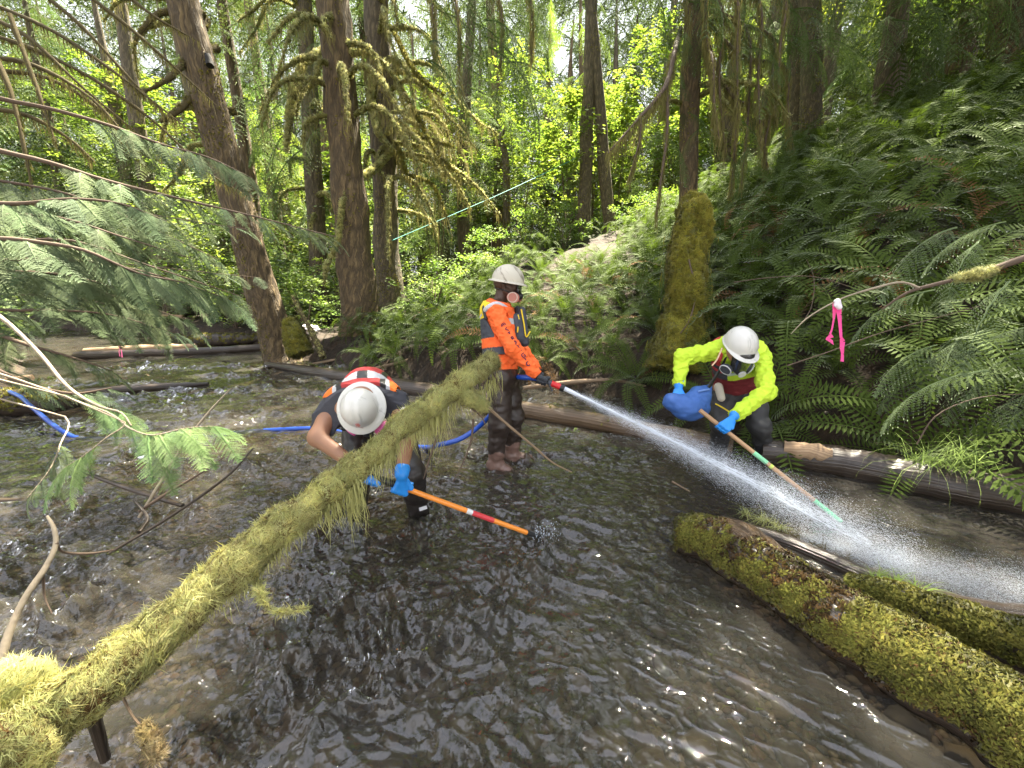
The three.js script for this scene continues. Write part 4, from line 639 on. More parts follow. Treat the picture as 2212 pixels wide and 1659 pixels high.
function surface(f, box, cell) { // surface nets
  const nx = Math.ceil((box.max.x - box.min.x) / cell) + 2, ny = Math.ceil((box.max.y - box.min.y) / cell) + 2, nz = Math.ceil((box.max.z - box.min.z) / cell) + 2, x0 = box.min.x - cell / 2, y0 = box.min.y - cell / 2, z0 = box.min.z - cell / 2;
  const v = new Float32Array(nx * ny * nz), at = (i, j, k) => i + nx * (j + ny * k);
  const S = 4; // skip blocks that are far from the surface
  v.fill(1);
  for (let k = 0; k < nz; k += S) for (let j = 0; j < ny; j += S) for (let i = 0; i < nx; i += S) {
    const c = f(x0 + (i + S / 2 - 0.5) * cell, y0 + (j + S / 2 - 0.5) * cell, z0 + (k + S / 2 - 0.5) * cell), far = Math.abs(c) > cell * S * 1.6;
    for (let c3 = k; c3 < Math.min(nz, k + S); c3++) for (let c2 = j; c2 < Math.min(ny, j + S); c2++) for (let c1 = i; c1 < Math.min(nx, i + S); c1++) v[at(c1, c2, c3)] = far ? c : f(x0 + c1 * cell, y0 + c2 * cell, z0 + c3 * cell);
  }
  const ids = new Int32Array(nx * ny * nz).fill(-1), pos = [], idx = [], C = [[0, 0, 0], [1, 0, 0], [0, 1, 0], [1, 1, 0], [0, 0, 1], [1, 0, 1], [0, 1, 1], [1, 1, 1]], E = [[0, 1], [2, 3], [4, 5], [6, 7], [0, 2], [1, 3], [4, 6], [5, 7], [0, 4], [1, 5], [2, 6], [3, 7]];
  for (let k = 0; k < nz - 1; k++) for (let j = 0; j < ny - 1; j++) for (let i = 0; i < nx - 1; i++) {
    let n = 0, sx = 0, sy = 0, sz = 0; const q = C.map((c) => v[at(i + c[0], j + c[1], k + c[2])]);
    for (const [a, b] of E) if (q[a] < 0 !== q[b] < 0) { const t = q[a] / (q[a] - q[b]); sx += lerp(C[a][0], C[b][0], t); sy += lerp(C[a][1], C[b][1], t); sz += lerp(C[a][2], C[b][2], t); n++; }
    if (n) { ids[at(i, j, k)] = pos.length / 3; pos.push(x0 + (i + sx / n) * cell, y0 + (j + sy / n) * cell, z0 + (k + sz / n) * cell); }
  }
  const quad = (a, b, c, d, flip) => { if (a < 0 || b < 0 || c < 0 || d < 0) return; flip ? idx.push(a, c, b, a, d, c) : idx.push(a, b, c, a, c, d); };
  for (let k = 1; k < nz - 1; k++) for (let j = 1; j < ny - 1; j++) for (let i = 1; i < nx - 1; i++) {
    const s = v[at(i, j, k)] < 0;
    if (s !== v[at(i + 1, j, k)] < 0) quad(ids[at(i, j - 1, k - 1)], ids[at(i, j, k - 1)], ids[at(i, j, k)], ids[at(i, j - 1, k)], !s);
    if (s !== v[at(i, j + 1, k)] < 0) quad(ids[at(i - 1, j, k - 1)], ids[at(i - 1, j, k)], ids[at(i, j, k)], ids[at(i, j, k - 1)], !s);
    if (s !== v[at(i, j, k + 1)] < 0) quad(ids[at(i - 1, j - 1, k)], ids[at(i, j - 1, k)], ids[at(i, j, k)], ids[at(i - 1, j, k)], !s);
  }
  const g = new THREE.BufferGeometry(), nrm = [], uv = [], e = cell * 0.4; g.setAttribute('position', new THREE.Float32BufferAttribute(pos, 3));
  for (let i = 0; i < pos.length; i += 3) { const x = pos[i], y = pos[i + 1], z = pos[i + 2], a = f(x + e, y, z) - f(x - e, y, z), b = f(x, y + e, z) - f(x, y - e, z), c = f(x, y, z + e) - f(x, y, z - e), l = Math.hypot(a, b, c) || 1; nrm.push(a / l, b / l, c / l); uv.push(x + z * 0.7, y + z * 0.3); }
  g.setAttribute('normal', new THREE.Float32BufferAttribute(nrm, 3)); g.setAttribute('uv', new THREE.Float32BufferAttribute(uv, 2)); g.setIndex(idx); return g;
}
function cutInto(geo, fn) { // {name: geometry} by a class for each triangle
  const p = geo.attributes.position, ix = geo.index.array, out = {}; const c = V();
  for (let i = 0; i < ix.length; i += 3) { c.set(0, 0, 0); for (let k = 0; k < 3; k++) { c.x += p.getX(ix[i + k]) / 3; c.y += p.getY(ix[i + k]) / 3; c.z += p.getZ(ix[i + k]) / 3; } (out[fn(c)] ??= []).push(ix[i], ix[i + 1], ix[i + 2]); }
  const r = {}; for (const k in out) { const g = new THREE.BufferGeometry(); for (const a of ['position', 'normal', 'uv']) g.setAttribute(a, geo.attributes[a]); g.setIndex(out[k]); r[k] = g; } return r;
}
const mixV = (a, b, t) => a.clone().lerp(b, t);
const plane = (p, n) => (x, y, z) => (x - p.x) * n.x + (y - p.y) * n.y + (z - p.z) * n.z; // positive beyond p along n
function frame(up, fwd) { const u = up.clone().normalize(), f = fwd.clone().addScaledVector(u, -fwd.dot(u)).normalize(), r = f.clone().cross(u).normalize(); return { u, f, r, at: (c, x, y, z) => c.clone().addScaledVector(r, x).addScaledVector(u, y).addScaledVector(f, z) }; }
function headBones(c, F) {
  const A = (x, y, z) => F.at(c, x, y, z), b = [[A(0, 0.035, -0.04), A(0, 0.035, 0.03), 0.076, 0.072], [A(0, -0.02, 0.04), A(0, -0.065, 0.055), 0.058, 0.036], [A(0, 0.005, 0.09), A(0, -0.028, 0.104), 0.010, 0.014], [A(-0.03, 0.022, 0.078), A(0.03, 0.022, 0.078), 0.016], [A(-0.02, -0.05, 0.082), A(0.02, -0.05, 0.082), 0.010]];
  for (const s of [-1, 1]) b.push([A(s * 0.055, -0.035, 0.02), A(s * 0.035, -0.06, 0.05), 0.03, 0.03], [A(s * 0.081, 0.012, -0.008), A(s * 0.076, -0.022, 0.0), 0.014, 0.010], [A(s * 0.03, 0.0, 0.077), A(s * 0.03, 0.0, 0.078), 0.013]);
  return b;
}
// a gloved hand closed round a bar: c on the bar, a its direction, out from the bar to the back of the hand, w the wrist
function gripBones(c, a, out, w, r, thumbSide = 1) {
  const A = a.clone().normalize(), O = out.clone().addScaledVector(A, -out.dot(A)).normalize(), S = A.clone().cross(O).normalize();
  const toW = w.clone().sub(c), sg = Math.sign(toW.dot(S)) || 1, at = (off, ang, q) => c.clone().addScaledVector(A, off).addScaledVector(O, Math.cos(ang) * (r + q)).addScaledVector(S, -sg * Math.sin(ang) * (r + q)), b = [];
  const R = [0.0095, 0.010, 0.010, 0.0085], L = [1, 1.06, 1, 0.85];
  for (let i = 0; i < 4; i++) { const off = (i - 1.5) * 0.0215, k = L[i], p = [at(off, 0.35, 0.020), at(off, 1.15 * k, 0.015), at(off, 2.15 * k, 0.011), at(off, 3.1 * k, 0.010)]; b.push([p[0], p[1], R[i] + 0.002, R[i]], [p[1], p[2], R[i], R[i] * 0.95], [p[2], p[3], R[i] * 0.95, R[i] * 0.82], [w.clone().lerp(c.clone().addScaledVector(O, r + 0.018).addScaledVector(A, off * 0.6), 0.35), p[0], 0.017, 0.0125]); }
  const th = thumbSide * 0.046; b.push([w.clone().lerp(c, 0.4).addScaledVector(A, th * 0.5), at(th * 0.95, -0.7, 0.018), 0.019, 0.014], [at(th * 0.95, -0.7, 0.018), at(th * 1.0, -1.7, 0.012), 0.012, 0.010], [at(th, -1.7, 0.012), at(th * 0.75, -2.5, 0.010), 0.010, 0.008]);
  return b;
}
function hatGeo(o) { // hard hat, y up, z forward: ribbed shell and brim with a thickness
  const seg = 56, prof = [], n = 16; for (let i = 0; i <= n; i++) { const a = i / n * Math.PI / 2; prof.push([Math.sin(a), Math.cos(a), 0]); }
  prof.push([1.0, -0.06, 0.02], [1.0, -0.08, 0.5], [1.0, -0.12, 1], [1.0, -0.16, 1], [1.0, -0.13, 0.4], [0.96, -0.1, 0]); for (let i = n; i >= 0; i -= 3) { const a = i / n * Math.PI / 2; prof.push([Math.sin(a) * 0.96, Math.cos(a) * 0.955, 0]); }
  const pos = [], idx = [], uv = [];
  prof.forEach(([q, h, b], i) => { for (let j = 0; j <= seg; j++) {
    const a = (j % seg) / seg * Math.PI * 2, s = Math.sin(a), c = Math.cos(a), br = b * o.brim(c, s); let x = s * (q * o.rx + br), z = c * (q * o.rz + br), y = h * o.h - (h < 0 ? br * 0.10 : 0);
    if (i <= n) { const lift = (Math.exp(-((x / 0.009) ** 2)) + Math.exp(-(((Math.abs(x) - 0.034) / 0.008) ** 2)) * 0.8) * 0.0055 * sstep(0.15, 0.5, h) * (o.ribs ?? 1); y += lift; }
    pos.push(x, y, z); uv.push(x, z + y);
  } });
  for (let i = 0; i < prof.length - 1; i++) for (let j = 0; j < seg; j++) { const a = i * (seg + 1) + j, b = a + seg + 1; idx.push(a, b, a + 1, a + 1, b, b + 1); }
  const g = new THREE.BufferGeometry(); g.setAttribute('position', new THREE.Float32BufferAttribute(pos, 3)); g.setAttribute('uv', new THREE.Float32BufferAttribute(uv, 2)); g.setIndex(idx); g.computeVertexNormals(); return g;
}
function placed(g, c, F, s = 1) { const m = new THREE.Matrix4().makeBasis(F.r.clone().negate(), F.u, F.f); m.scale(V(s, s, s)).setPosition(c); g.applyMatrix4(m); return g; }
const weave = (k) => ({ bumpMap: rep(texNoise, k), bumpScale: 0.004 });
const C = {
  skinTan: std({ color: lin(0.30, 0.15, 0.085), roughness: 0.55 }), skinDark: std({ color: lin(0.07, 0.038, 0.026), roughness: 0.5 }),
  wader: std({ color: lin(0.022, 0.018, 0.016), roughness: 0.38, ...weave(3) }), wader2: std({ color: lin(0.035, 0.024, 0.019), roughness: 0.4, ...weave(3) }), wader3: std({ color: lin(0.03, 0.03, 0.032), roughness: 0.6, ...weave(3) }),
  boot: std({ color: lin(0.19, 0.115, 0.09), roughness: 0.35, ...weave(4) }), grey: std({ color: lin(0.045, 0.045, 0.055), ...weave(5) }),
  orange: std({ color: lin(0.92, 0.145, 0.025), roughness: 0.8, ...weave(5) }), lime: std({ color: lin(0.50, 0.70, 0.035), roughness: 0.8, ...weave(5) }),
  red: std({ color: lin(0.42, 0.03, 0.03), roughness: 0.7, ...weave(5) }), darkRed: std({ color: lin(0.16, 0.015, 0.02), roughness: 0.7, ...weave(5) }), slate: std({ color: lin(0.045, 0.05, 0.065), roughness: 0.6, ...weave(5) }),
  black: std({ color: lin(0.014, 0.014, 0.015), roughness: 0.45 }), silver: std({ color: lin(0.5, 0.5, 0.52), roughness: 0.4 }), yellow: std({ color: lin(0.8, 0.6, 0.03) }), patch: std({ color: lin(0.95, 0.2, 0.03) }),
  hat: new THREE.MeshPhysicalMaterial({ color: lin(0.6, 0.6, 0.6), map: rep(texture(256, 256, (x, y) => { const a = fbm(x, y, 5, [5, 5]), b = fbm(x, y, 3, [30, 30], pn2), s = sstep(0.58, 0.8, a * 0.65 + b * 0.35) * 0.16; return [1 - s, 0.99 - s, 0.96 - s]; }, true), 4), roughness: 0.34, clearcoat: 0.4, clearcoatRoughness: 0.2, bumpMap: rep(texNoise, 6), bumpScale: 0.0008 }),
  hatOld: std({ map: rep(texture(256, 256, (x, y) => { const a = fbm(x, y, 5, [5, 5]), b = fbm(x, y, 3, [24, 24], pn2); const s = sstep(0.52, 0.75, a * 0.7 + b * 0.3) * 0.22; return [0.76 - s, 0.73 - s, 0.67 - s]; }, true), 5), roughness: 0.55 }),
  glove: std({ color: lin(0.02, 0.24, 0.72), roughness: 0.4 }), gloveDark: std({ color: lin(0.025, 0.028, 0.036), roughness: 0.6 }), pink: std({ color: lin(0.75, 0.12, 0.38), roughness: 0.5 }), filter: std({ color: lin(0.42, 0.17, 0.13), roughness: 0.6 }), cream: std({ color: lin(0.55, 0.5, 0.42), roughness: 0.6 }),
  lens: new THREE.MeshPhysicalMaterial({ color: lin(0.5, 0.52, 0.55), roughness: 0.06, transmission: 1, thickness: 0, ior: 1.5 }), blueCloth: std({ color: lin(0.04, 0.115, 0.36), roughness: 0.7, ...weave(4) }),
};
const folds = (amp, f, ph = 0) => (x, y, z) => amp * (N3(x * f + ph, y * f * 1.6, z * f) + 0.6 * N3(x * f * 2.1, y * f * 3.2 + ph, z * f * 2.1));
function person(label, J, o) {
  const t = thing('person', label, 'person', V(J.pelvis.x, -0.2, J.pelvis.z)), F = frame(J.headUp, J.face); t.F = F; t.J = J;
  const limb4 = (a, b, c, r1, r2, r3) => [[a, b, r1, r2], [b, c, r2, r3]];
  const w = o.w ?? 1, mid = mixV(J.sl, J.sr, 0.5), q = (p, s) => mixV(p, s, 0.42);
  const torso = [[mixV(J.sl, mid, 0.35), mixV(J.sr, mid, 0.35), 0.085 * w], [q(mid, J.sl), q(J.pelvis, J.hl), 0.112 * w, 0.115 * w], [q(mid, J.sr), q(J.pelvis, J.hr), 0.112 * w, 0.115 * w], [mixV(mid, J.pelvis, 0.25).add(o.chestOut ?? V(0, 0, 0)), mixV(mid, J.pelvis, 0.75).add(o.chestOut ?? V(0, 0, 0)), 0.12 * w, 0.12 * w]];
  if (o.back) torso.push([mixV(mid, J.pelvis, 0.35).add(o.back), mixV(mid, J.pelvis, 0.8).add(o.back), 0.12 * w, 0.11 * w]);
  const arms = [...limb4(J.sl, J.el, J.wl, 0.058, 0.046, 0.031), ...limb4(J.sr, J.er, J.wr, 0.058, 0.046, 0.031)];
  const legs = [...limb4(J.hl, J.kl, J.al, 0.098, 0.066, 0.046), ...limb4(J.hr, J.kr, J.ar, 0.098, 0.066, 0.046)], hips = [[J.hl, J.hr, 0.105], [J.pelvis, mixV(J.pelvis, mid, 0.2), 0.12, 0.12]];
  const feet = [[J.al, J.tl, 0.048, 0.036], [J.ar, J.tr, 0.048, 0.036]], neck = [[mid, J.head.clone().addScaledVector(F.u, -0.05).addScaledVector(F.f, -0.025), 0.062, 0.056]];
  const head = headBones(J.head, F), shrink = (l, d) => l.map(([a, b, r, s]) => [a, b, r - d, (s ?? r) - d]);
  const bodyBones = [...shrink(torso, 0.012), ...arms, ...shrink(legs, 0.012), ...shrink(hips, 0.012), ...shrink(feet, 0.012), ...neck], fb = field(bodyBones, 0.03), fh = field([...head, ...neck], 0.016);
  const cutN = plane(J.head.clone().addScaledVector(F.u, -0.14), F.u.clone().negate());
  part('body', merged([surface(fb, boundsOf(bodyBones, 0.02), 0.016), surface((x, y, z) => Math.max(fh(x, y, z), cutN(x, y, z)), boundsOf(head, 0.03), 0.0055)]), o.skin, t);
  // shirt
  const grow = (l, d, d2 = d) => l.map(([a, b, r, s]) => [a, b, r + d, (s ?? r) + d2]);
  const ends = o.sleeve === 'short' ? [mixV(J.sl, J.el, 0.78), mixV(J.sr, J.er, 0.78)] : [J.wl, J.wr];
  const sleeves = o.sleeve === 'short' ? [[J.sl, ends[0], 0.074, 0.072], [J.sr, ends[1], 0.074, 0.072]] : grow(arms, 0.014, 0.017);
  const shirtBones = [...grow(torso, 0.012), ...sleeves], fs = field(shirtBones, 0.035), wr = folds(o.fold ?? 0.007, 9, 3), neckHole = plane(mid.clone().addScaledVector(J.neckUp ?? F.u, 0.085), J.neckUp ?? F.u), hem = plane(J.hem ?? mixV(mid, J.pelvis, 0.98), J.pelvis.clone().sub(mid).normalize());
  const da = [ends[0].clone().sub(J.el).normalize(), ends[1].clone().sub(J.er).normalize()]; if (o.sleeve === 'short') { da[0] = J.el.clone().sub(J.sl).normalize(); da[1] = J.er.clone().sub(J.sr).normalize(); }
  const cl = plane(ends[0], da[0]), cr = plane(ends[1], da[1]);
  const fShirt = (x, y, z) => { let d = fs(x, y, z) + wr(x, y, z); d = Math.max(d, neckHole(x, y, z)); const dl = (x - ends[0].x) ** 2 + (y - ends[0].y) ** 2 + (z - ends[0].z) ** 2, dr = (x - ends[1].x) ** 2 + (y - ends[1].y) ** 2 + (z - ends[1].z) ** 2; if (dl < 0.02) d = Math.max(d, cl(x, y, z)); if (dr < 0.02) d = Math.max(d, cr(x, y, z)); const tor = (x - J.pelvis.x) ** 2 + (y - J.pelvis.y) ** 2 + (z - J.pelvis.z) ** 2; if (tor < 0.07) d = Math.max(d, hem(x, y, z)); return d; };
  part('shirt', surface(fShirt, boundsOf(shirtBones, 0.03), 0.009), o.shirt, t); t.fShirt = fShirt;
  // waders and boots
  const wb = [...grow(legs, 0.017, 0.022), ...grow(hips, 0.016), ...grow(feet, 0.012)], fw = field(wb, 0.035), wf = folds(o.legFold ?? 0.009, 4.5, 8), topW = plane(mixV(J.pelvis, mid, o.waderTop ?? 0.3), mid.clone().sub(J.pelvis).normalize());
  const W0 = surface((x, y, z) => { const d = fw(x, y, z) + wf(x, y, z); return y > J.pelvis.y - 0.04 ? Math.max(d, topW(x, y, z)) : d; }, boundsOf(wb, 0.03), 0.011);
  if (o.boot) { const by = o.bootY ?? 0.28, cut = cutInto(W0, (c) => (c.y < by + 0.02 * Math.sin(c.x * 40) ? 'boots' : 'waders')); part('waders', cut.waders, o.wader, t); if (cut.boots) part('rubber_boots', cut.boots, o.boot, t); } else part('waders', W0, o.wader, t);
  // life vest over the shirt: cut by the builder into cloth, bands and straps
  if (o.vest) {
    const vb = [...grow(torso, o.vest.grow ?? 0.03)], fv = field(vb, 0.04), up = plane(mid.clone().addScaledVector(J.neckUp ?? F.u, 0.06), J.neckUp ?? F.u), lo = plane(mixV(mid, J.pelvis, o.vest.to ?? 0.85), J.pelvis.clone().sub(mid).normalize());
    const holes = field([[J.sl, mixV(J.sl, J.el, 0.6), 0.085], [J.sr, mixV(J.sr, J.er, 0.6), 0.085]], 0.01), hole = field([[J.head.clone().addScaledVector(F.u, -0.12), J.head, 0.085]], 0.01), ax = mid.clone().sub(J.pelvis).normalize(), rt = J.sr.clone().sub(J.sl); rt.addScaledVector(ax, -rt.dot(ax)).normalize(); const fr = rt.clone().cross(ax).multiplyScalar(o.vest.flip ?? 1);
    const g = surface((x, y, z) => Math.max(fv(x, y, z) + 0.4 * wr(x, y, z), up(x, y, z), lo(x, y, z), -holes(x, y, z), -hole(x, y, z)), boundsOf(vb, 0.03), 0.0075), tmp = V(), L = mid.distanceTo(J.pelvis);
    const cut = cutInto(g, (c) => { tmp.copy(c).sub(J.pelvis); return o.vest.cls(tmp.dot(rt), tmp.dot(ax) / L, tmp.dot(fr), c); });
    for (const k in cut) part(k.replace(/_\d$/, ''), cut[k], o.vest.mats[k], t);
  }
  return t;
}
const Pd = (u, v, d) => P(u, v, d);
// ---- the worker with the hose, standing in profile
{
  const J = { pelvis: Pd(1084, 806, 3.5), sl: Pd(1078, 668, 3.66), sr: Pd(1070, 676, 3.32), el: Pd(1118, 742, 3.68), er: Pd(1107, 750, 3.22), wl: Pd(1160, 800, 3.52), wr: Pd(1160, 811, 3.26), hl: Pd(1090, 812, 3.60), hr: Pd(1080, 816, 3.40), kl: Pd(1110, 903, 3.64), kr: Pd(1079, 916, 3.42), al: Pd(1104, 985, 3.74), ar: Pd(1070, 1003, 3.54), tl: Pd(1140, 992, 3.76), tr: Pd(1098, 1018, 3.52), head: Pd(1094, 619, 3.46), headUp: V(0.16, 1, 0.02), face: V(1, -0.22, 0.22), neckUp: V(0.25, 1, 0), hem: Pd(1082, 813, 3.5) };
  const t = person('standing worker in orange shirt, dark waders and scuffed white hard hat, aiming a hose', J, {
    skin: C.skinDark, shirt: C.orange, wader: C.wader2, boot: C.boot, bootY: 0.16, sleeve: 'long', fold: 0.008, legFold: 0.010, waderTop: 0.05, chestOut: V(0.03, 0, 0),
    vest: { grow: 0.028, to: 0.72, flip: 1, mats: { vest: C.orange, reflective_stripe: C.silver, harness_strap: C.slate, yellow_trim: C.yellow }, cls: (x, y, z, c) => { const q = c.clone().sub(J.pelvis), f = q.x; if (f < -0.055 && y > 0.55) return f < -0.085 && y > 0.86 ? 'yellow_trim' : 'harness_strap'; if (y < 0.4 && y > 0.28) return 'harness_strap'; if (y > 0.74 && y < 0.83) return 'reflective_stripe'; if (f > 0.02 && f < 0.05 && y < 0.74 && y > 0.4) return 'reflective_stripe'; return 'vest'; } },
  });
  const F = t.F, B = (x, y, z) => F.at(J.head, x, y, z);
  { const bl = [[Pd(1128, 670, 3.44), Pd(1134, 740, 3.44), 0.03, 0.036], [Pd(1118, 668, 3.56), Pd(1126, 742, 3.56), 0.03, 0.04], [Pd(1112, 690, 3.42), Pd(1120, 730, 3.42), 0.05, 0.05]], f = field(bl, 0.04); part('life_vest', surface(f, boundsOf(bl, 0.02), 0.008), C.slate, t); }
  for (const l of [[[1126, 668, 3.395], [1132, 700, 3.392], [1137, 728, 3.39], [1145, 716, 3.4]], [[1119, 706, 3.36], [1118, 718, 3.355]], [[1119, 680, 3.39], [1121, 690, 3.385]]]) part('yellow_trim', tube(PP(l), [0.006], 6), C.yellow, t);
  part('shoulder_strap', tube(PP([[1050, 690, 3.30], [1046, 664, 3.32], [1060, 655, 3.36], [1080, 660, 3.38], [1104, 676, 3.37]]), [0.014, 0.016, 0.016, 0.014, 0.012], 8, { rings: 24 }), C.black, t);
  part('yellow_trim', tube(PP([[1042, 672, 3.33], [1048, 660, 3.34], [1062, 650, 3.39], [1080, 655, 3.41]]), [0.008], 6, { rings: 20 }), C.yellow, t);
  const hat = part('hard_hat', placed(hatGeo({ rx: 0.114, rz: 0.138, h: 0.125, brim: (c) => 0.030 + 0.012 * Math.max(0, c) }), B(0, 0.052, 0.005), F), C.hatOld, t);
  // full-face respirator: rim, clear lens, pink cartridges, outlet
  const rim = [[B(0, 0.04, 0.072), B(0, -0.03, 0.085), 0.058, 0.05]], fr = field(rim, 0.02), inside = field([[B(0, 0.04, 0.06), B(0, -0.03, 0.07), 0.062, 0.055]], 0.02);
  part('mask_lens', surface((x, y, z) => Math.max(fr(x, y, z), -inside(x, y, z)), boundsOf(rim, 0.02), 0.006), C.lens, t);
  const mk = [[B(0, -0.055, 0.10), B(0, -0.06, 0.125), 0.038, 0.03], [B(-0.05, -0.055, 0.08), B(0.05, -0.055, 0.08), 0.026]], fm = field(mk, 0.02); part('mask_body', surface(fm, boundsOf(mk, 0.02), 0.006), C.black, t);
  for (const s of [1, -1]) { const g = new THREE.CylinderGeometry(0.040, 0.036, 0.03, 22); g.scale(1.3, 1, 1.1); const c = B(s * 0.078, -0.075, 0.085); g.applyMatrix4(mat(c, F.u, F.r.clone().multiplyScalar(s).addScaledVector(F.f, 0.35).normalize())); part('filter_cartridge', g, C.filter, t); const rg = new THREE.TorusGeometry(0.039, 0.004, 8, 24); rg.applyMatrix4(mat(c.clone().addScaledVector(F.r, s * 0.014), F.r.clone().multiplyScalar(s).addScaledVector(F.f, 0.35), F.u)); part('filter_rim', rg, C.cream, t); }
  for (const y of [0.03, -0.03]) part('mask_strap', tube([B(0.07, y - 0.01, 0.06), B(0.088, y, 0), B(0.06, y + 0.005, -0.075), B(0, y + 0.01, -0.105)], [0.006], 6, { rings: 16 }), C.black, t);
  const c = Pd(1171, 821, 3.26), bar = Pd(1217, 839, 3.27).sub(Pd(1130, 806, 3.27)), gb = gripBones(c, bar, V(-0.1, 0.8, 0.6), J.wr, 0.018); gb.push([J.wr, mixV(J.er, J.wr, 0.92), 0.034, 0.036]); part('glove', surface(field(gb, 0.008), boundsOf(gb, 0.01), 0.0045), C.gloveDark, t);
  const c2 = Pd(1162, 812, 3.36), gl = gripBones(c2, bar, V(0.1, 0.3, -1), J.wl, 0.018, -1); gl.push([J.wl, mixV(J.el, J.wl, 0.92), 0.034, 0.036]); part('glove', surface(field(gl, 0.008), boundsOf(gl, 0.01), 0.0045), C.gloveDark, t);
  // the word down the sleeve, letter under letter
  const { FontLoader } = await import('three/addons/loaders/FontLoader.js'), { TextGeometry } = await import('three/addons/geometries/TextGeometry.js');
  const font = await new FontLoader().loadAsync('fonts/droid/droid_sans_bold.typeface.json'), word = [...'@STRATEGIC'], ink = std({ color: lin(0.05, 0.008, 0.05), roughness: 0.8 }), letters = [];
  const hit = (u, v) => { for (let d = 2.9; d < 3.9; d += 0.002) { const p = P(u, v, d); if (t.fShirt(p.x, p.y, p.z) < 0) return p; } return P(u, v, 3.2); };
  word.forEach((ch, i) => { const s = i / 9, u = lerp(1088, 1140, s) + 3 * Math.sin(s * 3.1), v = lerp(703, 786, s), p = hit(u, v), e = 0.006, f = t.fShirt, n = V(f(p.x + e, p.y, p.z) - f(p.x - e, p.y, p.z), f(p.x, p.y + e, p.z) - f(p.x, p.y - e, p.z), f(p.x, p.y, p.z + e) - f(p.x, p.y, p.z - e)).normalize(); const g = new TextGeometry(ch, { font, size: 0.037, depth: 0.003, curveSegments: 3 }); g.center(); const up = V(-0.52, 0.84, 0); const z = n.clone(); z.addScaledVector(up, -z.dot(up) * 0.9).normalize(); g.applyMatrix4(mat(p.clone().addScaledVector(n, 0.001), z, up)); letters.push(g); });
  const band = tube([[1040, 686], [1045, 676], [1053, 665], [1073, 656], [1093, 666], [1102, 677]].map(([u, v]) => hit(u, v)), [0.02], 8, { rings: 30, flat: 0.9 }); part('reflective_stripe', band, C.silver, t);
  part('sleeve_lettering', merged(letters), ink, t);
}
